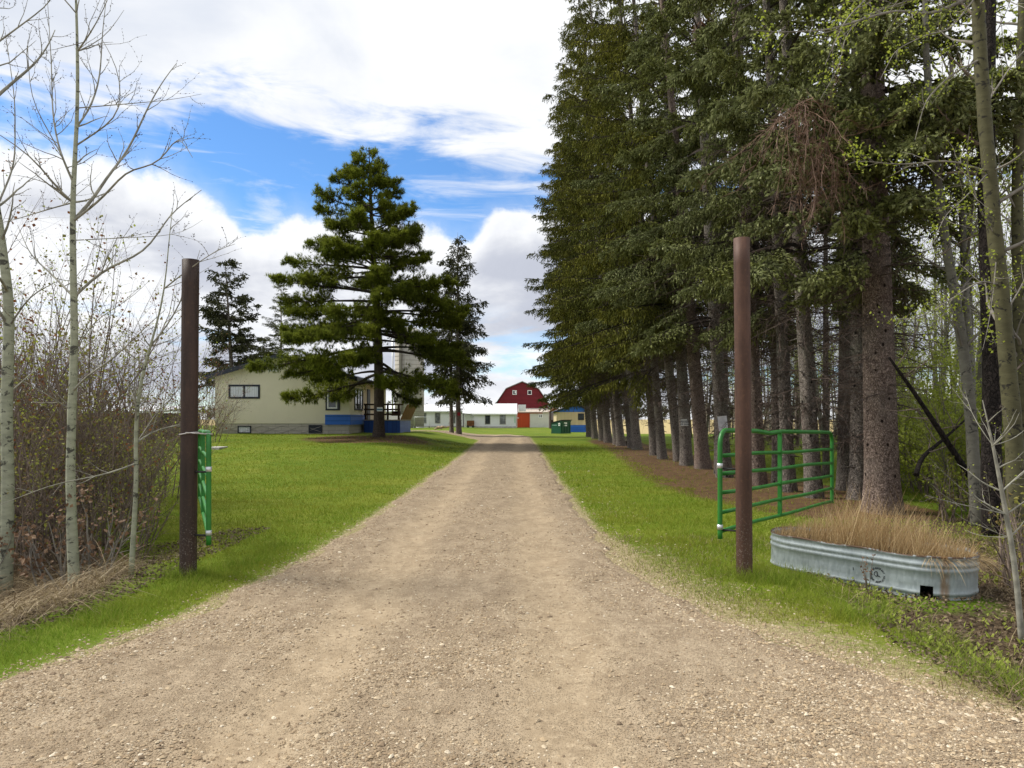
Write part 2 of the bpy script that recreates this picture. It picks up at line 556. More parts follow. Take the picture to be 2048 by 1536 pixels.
def lawn_mat():
    """ground under the grass: mown lawn, needle litter, bare soil, straw, chosen by painted-on ground masks"""
    m, t = new_mat('lawn_ground')
    o = t.n('ShaderNodeTexCoord').outputs['Object']
    att = lambda nm: t.n('ShaderNodeAttribute', attribute_name=nm).outputs['Fac']
    n1 = t.noise(o, .5, 5, .6)
    n2 = t.noise(o, 3.2, 6, .65)
    n3 = t.noise(o, 38, 4, .7)
    n4 = t.noise(t.scale(o, (.35, 1.6, 1)), 1.5, 4, .6)
    g = t.mix(t.ss(n2, .3, .7), (.105, .165, .010), (.185, .240, .020))
    g = t.mix(t.m('MULTIPLY', t.ss(n1, .42, .66), .6), g, (.28, .285, .04))
    g = t.mix(t.m('MULTIPLY', t.ss(n4, .5, .7), .35), g, (.26, .26, .05))
    g = t.mix(t.m('MULTIPLY', t.ss(n3, .35, .65), .45), t.mix(.5, g, (.06, .10, .008)), g)
    lit = t.mix(t.ss(n2, .3, .7), (.055, .032, .016), (.125, .072, .038))
    lit = t.mix(t.m('MULTIPLY', t.ss(n3, .45, .6), .5), lit, (.17, .11, .06))
    soil = t.mix(t.ss(n3, .3, .7), (.045, .032, .02), (.12, .085, .052))
    g = t.mix(t.m('MULTIPLY', t.ss(t.noise(o, 1.1, 6, .7), .56, .72), .45), g, (.30, .27, .07))
    straw = t.mix(t.ss(n2, .3, .7), (.34, .26, .12), (.46, .38, .19))
    ln = t.m('ADD', att('litter'), t.m('MULTIPLY_ADD', n2, .9, -.45))
    g = t.mix(t.m('MULTIPLY', t.ss(t.noise(t.scale(o, (1, .5, 1)), .22, 4, .6), .46, .62), .55), g, (.075, .135, .008))
    c = t.mix(t.ss(ln, .35, .65), g, lit)
    sn = t.m('ADD', att('soil'), t.m('MULTIPLY_ADD', n2, .6, -.3))
    c = t.mix(t.ss(sn, .35, .65), c, soil)
    c = t.mix(t.ss(t.m('ADD', att('straw'), t.m('MULTIPLY_ADD', n2, .5, -.25)), .4, .65), c, straw)
    dn = t.m('ADD', att('dusty'), t.m('MULTIPLY_ADD', t.noise(o, 9, 5, .7), 1.3, -.65))
    c = t.mix(t.m('MULTIPLY', t.ss(dn, .3, .8), .85), c, t.mix(t.ss(n3, .4, .6), (.25, .2, .115), (.42, .34, .21)))
    finish(t, c, .95, 0, t.m('ADD', n3, n2), .6, .03, .1)
    return m

def pebble_mat():
    m, t = new_mat('pebbles')
    rnd = t.n('ShaderNodeNewGeometry').outputs['Random Per Island']
    c = t.ramp(rnd, [(0, (.15, .11, .075)), (.25, (.30, .22, .14)), (.55, (.42, .32, .2)), (.85, (.55, .45, .31)), (1, (.74, .66, .52))])
    o = t.n('ShaderNodeTexCoord').outputs['Object']
    n = t.noise(o, 90, 4, .6)
    c = t.mix(t.m('MULTIPLY', n, .5), c, (.3, .22, .14))
    finish(t, c, .85, 0, n, .3, .004, .2)
    return m

def rust_pipe(name, a_, b_, c_):
    m, t = new_mat(name)
    o = t.n('ShaderNodeTexCoord').outputs['Object']
    n1 = t.noise(t.scale(o, (1, 1, .25)), 5, 7, .65)
    n2 = t.noise(o, 34, 5, .7)
    z = t.n('ShaderNodeSeparateXYZ', {0: o}).outputs[2]
    c = t.mix(t.ss(n1, .35, .68), a_, b_)
    c = t.mix(t.m('MULTIPLY', t.ss(n2, .52, .7), .45), c, c_)
    n3 = t.noise(t.scale(o, (7, 7, .5)), 3.0, 6, .7)
    c = t.mix(t.m('MULTIPLY', t.ss(n3, .52, .66), .45), c, tuple(v * .5 for v in a_))
    c = t.mix(t.m('MULTIPLY', t.ss(t.noise(t.scale(o, (2, 2, .8)), 2.2, 5, .7), .58, .7), .4), c, tuple(v * 1.35 for v in c_))
    low = t.m('MULTIPLY', t.ss(z, .9, .1), t.ss(t.noise(o, 60, 3, .7), .57, .64))
    c = t.mix(t.m('MULTIPLY', low, .6), c, (.36, .31, .28))
    finish(t, c, .62, .15, n2, .25, .004, .35)
    return m

def galv_mat():
    m, t = new_mat('galvanised_steel')
    o = t.n('ShaderNodeTexCoord').outputs['Object']
    sx = t.n('ShaderNodeSeparateXYZ', {0: o}).outputs
    vo = t.n('ShaderNodeTexVoronoi', {'Vector': t.scale(o, (1, 1, .35)), 'Scale': 48}).outputs['Color']
    sp = t.n('ShaderNodeSeparateColor', {0: vo}).outputs[0]
    n1 = t.noise(o, 3, 6, .65)
    c = t.mix(sp, (.30, .345, .355), (.40, .45, .46))
    c = t.mix(t.m('MULTIPLY', t.ss(n1, .45, .75), .5), c, (.24, .27, .27))
    n2 = t.noise(t.scale(o, (4, 4, 1)), 3, 6, .7)
    low = t.m('MULTIPLY', t.ss(sx[2], .2, .0), t.ss(n2, .4, .62))
    c = t.mix(t.m('MULTIPLY', low, .7), c, (.16, .15, .12))
    rim = t.m('MULTIPLY', t.ss(sx[2], .472, .486), t.ss(n2, .32, .5))
    c = t.mix(rim, c, (.10, .055, .03))
    streak = t.m('MULTIPLY', t.ss(t.m('ABSOLUTE', t.m('SUBTRACT', t.m('ADD', sx[0], t.m('MULTIPLY_ADD', n1, .05, -.025)), STREAK_X)), .045, .01), t.ss(sx[1], -.0, -.2))
    streak = t.m('MULTIPLY', streak, t.ss(n2, .3, .5))
    c = t.mix(t.m('MULTIPLY', streak, .75), c, (.24, .13, .05))
    finish(t, c, t.m('MULTIPLY_ADD', sp, .2, .46), .32, n1, .12, .006, .5)
    return m

def siding_mat(name, col, step, axis, dark=.45, dirt=None, rough=.6, groove=.12, var=.15):
    """boards or ribs repeated along one axis"""
    m, t = new_mat(name)
    o = t.n('ShaderNodeTexCoord').outputs['Object']
    x = t.n('ShaderNodeSeparateXYZ', {0: o}).outputs[axis]
    q = t.m('DIVIDE', x, step)
    fr = t.m('FRACT', q)
    idx = t.m('FLOOR', q)
    rnd = t.n('ShaderNodeTexWhiteNoise', {1: idx}, noise_dimensions='1D').outputs[0]
    n1 = t.noise(o, .9, 6, .65)
    n2 = t.noise(o, 12, 5, .65)
    c = t.mix(t.m('MULTIPLY_ADD', rnd, .6, t.m('MULTIPLY', n2, .4)), tuple(v * (1 - var) for v in col), tuple(min(1, v * (1 + var)) for v in col))
    if dirt is not None:
        c = t.mix(t.m('MULTIPLY', t.ss(n1, .48, .72), .55), c, dirt)
    g = t.ss(fr, groove, groove * .4)
    c = t.mix(g, c, tuple(v * dark for v in col))
    h = t.m('SUBTRACT', t.m('MULTIPLY', n2, .3), g)
    finish(t, c, rough, 0, h, .5, .02, .3)
    return m

def block_mat(name, col, sx_, sz):
    m, t = new_mat(name)
    o = t.n('ShaderNodeTexCoord').outputs['Object']
    s = t.n('ShaderNodeSeparateXYZ', {0: o}).outputs
    v = t.n('ShaderNodeCombineXYZ', {0: t.m('ADD', s[0], s[1]), 1: s[2]}).outputs[0]
    b = t.n('ShaderNodeTexBrick', {'Vector': v, 'Color1': col, 'Color2': tuple(q * .86 for q in col), 'Mortar': tuple(q * .6 for q in col),
                                   'Scale': 1.0, 'Mortar Size': .012, 'Brick Width': sx_, 'Row Height': sz})
    n = t.noise(o, 3, 6, .65)
    c = t.mix(t.m('MULTIPLY', t.ss(n, .4, .7), .35), b.outputs[0], tuple(q * .6 for q in col))
    finish(t, c, .9, 0, b.outputs[1], -.4, .02, .2)
    return m

def glass_mat(name, col=(.02, .025, .03)):
    m, t = new_mat(name)
    o = t.n('ShaderNodeTexCoord').outputs['Object']
    c = t.mix(t.ss(t.noise(o, 1.5, 3), .4, .65), col, tuple(v * 2.2 for v in col))
    finish(t, c, .08, 0, None, spec=.6)
    return m

def stucco_mat(name, col, dirt):
    m, t = new_mat(name)
    o = t.n('ShaderNodeTexCoord').outputs['Object']
    n1 = t.noise(o, .8, 6, .65)
    n2 = t.noise(o, 28, 5, .7)
    c = t.mix(t.m('MULTIPLY', t.ss(n1, .45, .75), .35), col, dirt)
    c = t.mix(t.m('MULTIPLY', n2, .3), c, tuple(v * .8 for v in col))
    finish(t, c, .9, 0, n2, .5, .02, .15)
    return m

STREAK_X = 0.93
M = {}
M['gravel'] = gravel_mat()
M['lawn'] = lawn_mat()
M['pebble'] = pebble_mat()
M['rust_dark'] = rust_pipe('dark_rusted_pipe', (.038, .025, .020), (.064, .038, .029), (.095, .054, .034))
M['rust_light'] = rust_pipe('brown_rusted_pipe', (.066, .034, .023), (.108, .056, .038), (.160, .080, .044))
M['gate_green'] = painted('green_gate_paint', (.020, .180, .022), .42, .2, 5, dirt=(.055, .12, .045), spec=.45)
M['zinc'] = painted('zinc_clamp', (.62, .64, .66), .35, .1, 20, metal=.6)
M['black_iron'] = painted('black_iron', (.02, .02, .02), .5)
M['galv'] = galv_mat()
M['ink'] = painted('black_ink', (.012, .014, .018), .6, .2, 30)
M['rope'] = painted('pale_rope', (.55, .52, .5), .9, .2, 40)
M['bark_spruce'] = bark('spruce_bark', (.065, .052, .046), (.35, .30, .26), (9, 9, 4.2), .03, True, (.20, .20, .155))
M['bark_red'] = bark('reddish_spruce_bark', (.085, .055, .044), (.38, .29, .24), (9, 9, 5), .03, True, (.24, .20, .17))
M['bark_pine'] = bark('pine_bark', (.055, .042, .034), (.165, .130, .105), (8, 8, 2.5), .05)
M['limb'] = bark('limb_bark', (.035, .028, .025), (.085, .068, .058), (14, 14, 6), .01)
M['dead_twig'] = painted('dead_twigs', (.095, .068, .055), .9, .35, 9)
M['dead_red'] = leafy('dead_reddish_twigs', [(.10, .055, .04), (.17, .10, .07), (.24, .15, .10)], .1)
M['aspen'] = aspen_bark('aspen_bark', (.36, .375, .27), (.05, .048, .04))
M['aspen_olive'] = aspen_bark('olive_aspen_bark', (.105, .098, .050), (.020, .018, .015))
M['aspen_grey'] = aspen_bark('grey_aspen_bark', (.19, .18, .145), (.05, .046, .04))
M['dark_bark'] = bark('near_black_bark', (.012, .010, .009), (.045, .036, .032), (7, 7, 2), .03)  # very dark brown bark tone
M['pale_twig'] = painted('pale_aspen_twigs', (.27, .26, .21), .85, .3, 8)
M['brown_twig'] = painted('brown_twigs', (.185, .142, .112), .9, .45, 6)
M['grey_twig'] = painted('grey_twigs', (.22, .20, .17), .9, .3, 6)
M['needle_blue'] = leafy('blue_spruce_needles', [(.130, .150, .058), (.225, .252, .108), (.370, .390, .200)], .3, (.185, .20, .055), .6, rough=.9, spec=.03)
M['needle_olive'] = leafy('olive_spruce_needles', [(.105, .110, .020), (.185, .186, .034), (.285, .275, .058)], .3, (.120, .138, .040), .45, rough=.9, spec=.03)
M['needle_dark'] = leafy('dark_spruce_needles', [(.060, .074, .022), (.115, .130, .036), (.185, .200, .060)], .3, (.13, .14, .040), .5, rough=.9, spec=.04)
M['needle_pine'] = leafy('pine_needles', [(.110, .140, .016), (.200, .235, .028), (.320, .345, .055)], .35, (.13, .165, .03), .6, rough=.9, spec=.04)
M['needle_far'] = leafy('far_spruce_needles', [(0.054, 0.062, 0.034), (0.090, 0.098, 0.046), (0.138, 0.138, 0.072)], .35, rough=.9, spec=.04)
M['leaf_spring'] = leafy('spring_leaves', [(.20, .25, .026), (.31, .37, .042), (.44, .50, .075)], .5)
M['leaf_wood'] = leafy('woodland_leaves', [(.25, .30, .045), (.36, .42, .075), (.47, .53, .12)], .5)
M['leaf_mixed'] = leafy('thicket_leaves', [(.14, .13, .03), (.22, .22, .04), (.30, .31, .06), (.16, .085, .035)], .3)
M['leaf_rust'] = leafy('rust_leaves', [(.13, .048, .018), (.22, .085, .030), (.30, .145, .06)], .3)
M['leaf_dead'] = leafy('curled_dead_leaves', [(.12, .066, .035), (.21, .125, .075), (.30, .20, .125)], .2)
M['bud'] = painted('buds', (.07, .055, .045), .8)
M['grass'] = leafy('grass_blades', [(.095, .160, .008), (.160, .230, .016), (.235, .285, .030), (.36, .36, .09)], .35, (.25, .265, .035), .5, .7, .08)
M['grass_tall'] = leafy('tall_grass_blades', [(.095, .175, .012), (.160, .255, .022), (.250, .335, .045), (.36, .36, .10)], .4, (.20, .25, .03), .9, .7, .08)
M['straw'] = leafy('dry_grass', [(.13, .09, .048), (.22, .16, .088), (.32, .245, .14), (.46, .38, .24)], .2)
M['straw_gold'] = leafy('golden_straw', [(.30, .19, .085), (.47, .33, .165), (.66, .51, .29)], .3)
M['litter'] = leafy('leaf_litter', [(.05, .034, .022), (.10, .07, .045), (.17, .125, .08), (.25, .19, .12)], .1)
M['soil'] = painted('dark_soil', (.05, .036, .024), .95, .4, 14)
M['cream'] = stucco_mat('cream_stucco', (.76, .70, .53), (.62, .56, .42))
M['white_wall'] = stucco_mat('white_wall', (.78, .78, .80), (.55, .55, .55))
M['barn_wall'] = stucco_mat('weathered_white_wall', (.62, .61, .56), (.38, .37, .32))
M['white_metal'] = siding_mat('white_ribbed_metal', (.86, .87, .90), .9, 0, .8, None, .35, .1, .04)
M['foundation'] = block_mat('foundation_blocks', (.50, .46, .39), .8, .22)
M['diamond'] = painted('grey_diamond_paint', (.34, .31, .27), .9)
M['navy'] = painted('navy_trim', (.012, .016, .028), .5)
M['navy_roof'] = siding_mat('navy_metal_roof', (.020, .035, .075), .4, 1, .5, None, .4)
M['blue'] = siding_mat('bright_blue_boards', (.030, .140, .52), .26, 2, .5, None, .5, .12)
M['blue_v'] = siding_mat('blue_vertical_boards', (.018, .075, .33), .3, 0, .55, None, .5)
M['blue_lit_side'] = siding_mat('lit_side_blue_boards', (.085, .155, .45), .3, 1, .7, None, .5)  # deck skirt blue with the side face's brighter light put into the colour
M['curtain'] = siding_mat('white_curtain', (.66, .68, .72), .14, 0, .8, None, .9, .3, .06)
M['white_frame'] = painted('white_frame', (.8, .8, .8), .4, .05)
M['glass'] = glass_mat('dark_glass')
M['glass_grey'] = glass_mat('grey_glass', (.10, .105, .11))
M['rail_brown'] = siding_mat('brown_stained_rail', (.055, .030, .020), .4, 1, .8, None, .7)
M['rail_orange'] = siding_mat('orange_stained_slats', (.235, .105, .022), .28, 1, .3, None, .65, .25)
M['plank'] = painted('weathered_plank', (.38, .34, .27), .85, .3, 8)
M['red_barn'] = siding_mat('red_barn_boards', (.165, .012, .020), .22, 2, .55, (.10, .014, .020), .65, .14, .25)
M['barn_roof'] = painted('grey_barn_roof', (.3, .29, .28), .8)
M['red_door'] = siding_mat('orange_red_door', (.42, .050, .012), .28, 0, .6, None, .55, .1, .12)
M['red_trim'] = painted('red_trim', (.40, .06, .03), .6)
M['beige_roof'] = painted('beige_roof', (.50, .44, .38), .8, .15)
M['concrete'] = block_mat('concrete_staves', (.42, .39, .35), .9, 1.1)
M['concrete_plain'] = painted('plain_concrete', (.45, .43, .4), .9, .2)
M['hoop'] = painted('silo_hoops', (.2, .18, .16), .6)
M['dumpster'] = painted('green_dumpster_paint', (.008, .075, .036), .42, .2, 2, dirt=(.012, .05, .03))
M['lid'] = painted('black_plastic_lid', (.012, .012, .014), .5)
M['sticker'] = painted('white_sticker', (.75, .78, .76), .5, .06)
M['sign_white'] = painted('white_sign', (.88, .88, .86), .5, .06, 12)
M['paper'] = painted('weathered_paper', (.84, .84, .88), .8, .12, 9)
M['sign_blue'] = painted('blue_sign', (.16, .33, .48), .4)
M['sign_red'] = painted('red_sign', (.30, .012, .03), .5)
M['brown_board'] = siding_mat('brown_boards', (.055, .036, .028), .2, 0, .4, (.03, .02, .016), .8)
M['rust_sheet'] = painted('rusty_crate', (.15, .055, .02), .8, .4, 2)
M['wood_pile'] = painted('split_logs', (.36, .25, .16), .85, .35, 5)
M['grey_door'] = painted('grey_panel', (.22, .18, .19), .7)
M['tan_shed'] = siding_mat('tan_boards', (.56, .46, .28), .4, 0, .8, None, .7)
TANK_XY = (3.90, 8.28)
# ================================================================== GROUND
_EY = [-30, 1.5, 3.2, 4.24, 4.8, 5.29, 6.11, 6.68, 8.44, 8.73, 10.8, 11.5, 14.8, 15.7, 27, 36, 50, 55, 58, 61, 64, 68]
_EL = [-40, -9.0, -5.0, -3.62, -3.27, -3.13, -2.95, -2.82, -2.52, -2.47, -2.40, -2.39, -2.35, -2.34, -2.2, -2.1, -2.15, -3.4, -6.2, -11, -17, -17]
_ER = [40, 8.5, 4.2, 2.89, 2.5, 2.21, 1.86, 1.67, 1.29, 1.28, 1.25, 1.25, 1.24, 1.24, 1.25, 1.3, 1.3, 1.3, 1.35, 1.3, 1.1, .2]
def drive_l(y):
    return np.interp(y, _EY, _EL)
def drive_r(y):
    return np.interp(y, _EY, _ER)
def off_drive(x, y):
    """metres outside the driveway (negative inside)"""
    return np.maximum(drive_l(y) - x, x - drive_r(y))

def axis(*spans):
    out = []
    for a_, b_, st in spans:
        out.append(np.arange(a_, b_, st))
    return np.concatenate(out + [[spans[-1][1]]])

def grid_faces(nx, ny):
    i, j = np.meshgrid(np.arange(nx - 1), np.arange(ny - 1), indexing='ij')
    a_ = i * ny + j
    return np.stack([a_, a_ + ny, a_ + ny + 1, a_ + 1], -1).reshape(-1, 4)

gx = axis((-1500, -300, 200), (-300, -60, 20), (-60, -16, 1.2), (-16, 16, .16), (16, 60, 1.2), (60, 300, 20), (300, 1500, 200))
gy = axis((-40, 2, 2), (2, 20, .16), (20, 70, .5), (70, 160, 3), (160, 400, 20), (400, 2600, 200))
X, Y = np.meshgrid(gx, gy, indexing='ij')
Z = G(X, Y)
mb = MB()
mb.add(np.stack([X, Y, Z], -1).reshape(-1, 3), grid_faces(len(gx), len(gy)), True)
lawn = tag(mb.build('lawn', M['lawn']), kind='structure')
xf, yf = X.ravel(), Y.ravel()
# brown needle litter under the row, and a brown patch below the big pine
e_l = np.interp(yf, [10, 14, 18, 22, 30, 40, 60], [5.2, 4.6, 3.9, 3.9, 4.5, 4.9, 5.0])
lit = sstep(-1.3, 1.0, xf - e_l) * (1 - sstep(7.1, 8.6, xf)) * sstep(11, 14, yf) * (1 - sstep(44, 60, yf))
pine_xy = (-7.15, 40.0)
dp = np.hypot((xf - pine_xy[0] + .3) / 3.9, (yf - pine_xy[1] + 1.2) / 4.6)
lit = np.maximum(lit, .72 * (1 - sstep(.55, 1.25, dp)))
for nm, arr in (('litter', lit),
                ('soil', np.maximum.reduce([sstep(-3.95, -4.6, xf + .62 * np.maximum(0, yf - 8.2)) * (1 - sstep(14, 19, yf)) * sstep(-22, -12, xf),
                                            sstep(2.95, 3.6, xf) * (1 - sstep(6.4, 7.6, yf)),
                                            .9 * sstep(4.0, 5.2, xf - .14 * (yf - 7)) * sstep(6, 7, yf) * (1 - sstep(11, 15, yf)),
                                            .62 * sstep(9, 11, xf) * (1 - sstep(20, 28, yf)) * sstep(9, 12, yf)])),
                ('straw', sstep(66, 80, yf) * sstep(7, 9, xf) + sstep(160, 220, yf) + .5 * sstep(18, 30, xf) * sstep(26, 40, yf)),
                ('dusty', .72 * (1 - sstep(.0, .38, off_drive(xf, yf))) * (yf < 62) + .62 * (xf > 0) * (1 - sstep(.4, 1.5, off_drive(xf, yf))) * (1 - sstep(8.5, 12, yf)))):
    at_ = lawn.data.attributes.new(nm, 'FLOAT', 'POINT')
    at_.data.foreach_set('value', np.clip(arr, 0, 1.3).astype(np.float32))

# driveway: a sheet over the ground, ragged edges, shallow wheel ruts
dyy = axis((-30, 2.5, 2), (2.5, 24, .12), (24, 68, .4))
nc = 40
u = np.linspace(0, 1, nc)
Yd = np.repeat(dyy[:, None], nc, 1)
jl = .13 * vnoise(dyy, dyy * 0, 2.1, 1) + .07 * vnoise(dyy, dyy * 0, 6.3, 2)
jr = .13 * vnoise(dyy, dyy * 0, 2.3, 5) + .07 * vnoise(dyy, dyy * 0, 6.9, 6)
le, re_ = drive_l(dyy) + jl, drive_r(dyy) + jr
Xd = le[:, None] * (1 - u) + re_[:, None] * u
Zd = G(Xd, Yd) + .012 - .028 * np.exp(-((Xd + 1.35) / .3) ** 2) - .028 * np.exp(-((Xd - .35) / .3) ** 2) + .03
Zd = np.where((u[None] < .001) | (u[None] > .999), G(Xd, Yd) - .03, Zd)
Zd = Zd + .006 * vnoise(Xd, Yd, 5.5, 9)
mb = MB()
mb.add(np.stack([Xd, Yd, Zd], -1).reshape(-1, 3), grid_faces(len(dyy), nc)[:, ::-1], True)
tag(mb.build('driveway', M['gravel']), kind='structure')
def drive_z(x, y):
    return G(x, y) + .042 - .028 * np.exp(-((x + 1.35) / .3) ** 2) - .028 * np.exp(-((x - .35) / .3) ** 2) + .006 * vnoise(x, y, 5.5, 9)

# loose stones on the driveway
def in_cone(n, y0, y1, p=2.0, xw=.72):
    """random ground points in the camera's neighbourhood, denser close by"""
    q = RNG.uniform(0, 1, n)
    if p == 1:
        y = y0 * (y1 / y0) ** q
    else:
        y = (y0 ** (1 - p) + q * (y1 ** (1 - p) - y0 ** (1 - p))) ** (1 / (1 - p))
    return RNG.uniform(-xw, xw, n) * y, y

x, y = in_cone(260000, 3.2, 30, 1.25)
o = off_drive(x, y)
loose = np.clip(1 - np.maximum(np.exp(-((x + 1.35) / .5) ** 2), np.exp(-((x - .35) / .5) ** 2)) * .75, .10, 1)
loose = loose * np.clip(.55 + .9 * vnoise(x, y, 1.7, 4), .12, 1) + .5 * (np.abs(o) < .35)
k = (o < np.where(x > 0, 1.3, .5)) & (RNG.uniform(0, 1, len(x)) < loose * np.where(o > 0, np.where(x > 0, .55 - o * .38, .5 - o * .9), 1)) & (y < 30)
x, y = x[k], y[k]
r = RNG.lognormal(math.log(.0058), .48, len(x)).clip(.0028, .022) * (1 + .05 * np.maximum(0, y - 6))
z = np.where(off_drive(x, y) < 0, drive_z(x, y), G(x, y))
mb = MB()
mb.stones(np.stack([x, y, z + r * .12], 1), r)
tag(mb.build('loose_stones', M['pebble']), kind='stuff', label='loose pale pebbles scattered over the gravel driveway')

# ------------------------------------------------------------------ grass
def blades(name, mat, x, y, hmean, wfac, lean, label, nseg=1, zf=G):
    n = len(x)
    P = np.stack([x, y, zf(x, y) - .004], 1)
    a_ = RNG.uniform(0, 6.283, n)
    ln = RNG.uniform(.1, 1, n) * lean
    D = nrm(np.stack([np.cos(a_) * ln, np.sin(a_) * ln, np.ones(n)], 1))
    bend = np.stack([np.cos(a_) * ln * .6, np.sin(a_) * ln * .6, -.25 * ln], 1)
    L = hmean * RNG.uniform(.55, 1.5, n)
    w = wfac * np.maximum(.004, y * .00062) * RNG.uniform(.7, 1.3, n)
    m_ = MB()
    m_.ribbons(P, D, bend, L, w, nseg)
    o_ = m_.build(name, mat)
    return tag(o_, label, kind='stuff')

x, y = in_cone(420000, 6.2, 44, 1.35, .78)
o = off_drive(x, y)
litm = np.interp(y, [10, 14, 18, 22, 30, 40, 60], [5.2, 4.6, 3.9, 3.9, 4.5, 4.9, 5.0])
keep = (o > .05) & (RNG.uniform(0, 1, len(x)) < sstep(-.05, .4, o) * .9 + .08)
keep &= ~((x > litm + .3 + .5 * vnoise(x, y, 1.3, 2)) & (y > 11) & (x < 8.5) & (RNG.uniform(0, 1, len(x)) < .85))
keep &= ~((x > 0) & (y < 11) & (o < 1.3) & (RNG.uniform(0, 1, len(x)) < .5))
keep &= ~((x + .62 * np.maximum(0, y - 8.2) + .3 * vnoise(x, y, 1.4) < -3.8) & (y < 18)) & ~((x > 2.9) & (y < 9.3)) & (x < 24)
dpp = np.hypot((x - pine_xy[0]) / 4.2, (y - pine_xy[1] + 1) / 4.6)
keep &= ~((dpp < 1) & (RNG.uniform(0, 1, len(x)) < .7))
x, y = x[keep], y[keep]
blades('lawn_grass', M['grass'], x, y, np.where(y < 12, .05, .06) * (1 + .35 * vnoise(x, y, .9)), 1.25, .9, 'short mown green grass of the lawns')

# tall bright verge on the left, between ditch and gravel
x = RNG.uniform(-6.5, -2.2, 90000)
y = 3.6 + 6.6 * RNG.uniform(0, 1, 90000) ** 1.3
o = drive_l(y) - x
top = np.interp(y, [3.6, 4.8, 6, 7.6, 9, 10.2], [1.15, 1.1, 1.0, .85, .8, .7])
k = (o > -.05) & (o < top + .2 * vnoise(x, y, 2)) & (RNG.uniform(0, 1, len(x)) < sstep(-.05, .55, o) * .9 + .06)
x, y, o, top = x[k], y[k], o[k], top[k]
blades('verge_grass', M['grass_tall'], x, y, .03 + .06 * sstep(.15, .7, o) * np.clip(1 + .6 * vnoise(x, y, 3.7, 2), .4, 2), 1.0, .7, 'tall bright green grass along the left edge of the gravel', 2)

# right verge, thin and dusty with taller tufts
x = RNG.uniform(1.0, 5.2, 110000)
y = 3.8 + 7.2 * RNG.uniform(0, 1, 110000) ** 1.2
o = x - drive_r(y)
lim = np.interp(y, [3.8, 5, 6.5, 8, 11], [.85, 1.0, 1.25, 1.9, 3.2])
den = np.where(o < .3, .07, .24) * (.5 + sstep(-.3, .5, vnoise(x, y, 2.4, 8)))
k = (o > .0) & (o < lim + .25 * vnoise(x, y, 1.7, 3)) & (RNG.uniform(0, 1, len(x)) < den)
x, y, o = x[k], y[k], o[k]
blades('dusty_verge_grass', M['grass'], x, y, .035 + .045 * sstep(.3, 1.0, o) * np.clip(1 + vnoise(x, y, 3.1, 1), .3, 2), 1.0, .8, 'thin yellowish grass along the right edge of the gravel', 2)
def tuft(cx, cy, n, rad, h, mat, name, label, spread=.5, w_=.9):
    a_ = RNG.uniform(0, 6.28, n)
    rr = rad * np.sqrt(RNG.uniform(0, 1, n))
    return blades(name, mat, cx + rr * np.cos(a_), cy + rr * np.sin(a_), h, w_, spread, label, 3)
x, y = [], []
for cx_, cy_, n, rad in ((-3.45, 7.98, 260, .2), (-3.62, 8.1, 160, .16), (2.60, 7.95, 420, .22), (2.95, 7.75, 700, .28), (3.15, 7.25, 420, .22), (2.95, 6.35, 500, .25), (3.2, 5.7, 420, .28), (3.3, 5.0, 700, .35),
                         (3.45, 4.6, 600, .35), (2.75, 6.9, 350, .3), (3.3, 6.75, 260, .16), (3.6, 6.25, 160, .2), (2.3, 8.1, 200, .25)):
    a_ = RNG.uniform(0, 6.28, n)
    rr = rad * np.sqrt(RNG.uniform(0, 1, n))
    x.append(cx_ + rr * np.cos(a_))
    y.append(cy_ + rr * np.sin(a_))
blades('tall_grass', M['grass_tall'], np.concatenate(x), np.concatenate(y), .15, .8, .8, 'tall green grass tufts around the brown post and the steel tank', 3)

# leaf litter and sticks in the ditches
n = 26000
x = np.concatenate([RNG.uniform(2.9, 7.5, n), RNG.uniform(-9, -3.7, n)])
y = np.concatenate([RNG.uniform(3.6, 10.5, n), RNG.uniform(4.4, 11.5, n)])
k = np.where(x > 0, (x > 2.9 + .12 * (y - 5) + .2 * vnoise(x, y, 2)) & (x < 5.4 + (y - 4) * .4), (x < drive_l(y) - .95 + .1 * vnoise(x, y, 2)))
x, y = x[k], y[k]
n = len(x)
D = nrm(np.stack([RNG.normal(0, 1, n), RNG.normal(0, 1, n), RNG.normal(.1, .35, n)], 1))
N_ = nrm(np.cross(D, RNG.normal(0, 1, (n, 3))))
mb = MB()
mb.leaves(np.stack([x, y, G(x, y) + .012 + RNG.uniform(0, .03, n)], 1), D, N_, RNG.uniform(.02, .055, n), RNG.uniform(.012, .03, n))
tag(mb.build('leaf_litter', M['litter']), 'brown fallen leaves lying in the ditches', kind='stuff')

# dead straw mass, left ditch, leaning and matted
n = 15000
x = RNG.uniform(-9.5, -3.6, n)
y = RNG.uniform(4.6, 10.5, n)
k = (drive_l(y) - x > 1.0 + .15 * vnoise(x, y, 2)) & (vnoise(x, y, 1.2, 6) > -.35) & (x < -3.85 - .55 * np.maximum(0, y - 7.6))
x, y = x[k], y[k]
n = len(x)
P = np.stack([x, y, G(x, y) + RNG.uniform(0, .16, n)], 1)
a_ = RNG.normal(-.6, 1.1, n)
ln = RNG.uniform(.4, 1.8, n)
D = nrm(np.stack([np.cos(a_) * ln, np.sin(a_) * ln, np.ones(n)], 1))
bend = np.stack([np.cos(a_) * .5, np.sin(a_) * .5, -RNG.uniform(.3, .9, n)], 1)
mb = MB()
mb.ribbons(P, D, bend, RNG.uniform(.2, .6, n), .008, 4)
tag(mb.build('dead_grass', M['straw']), 'pale matted dead grass under the left thicket', kind='stuff')
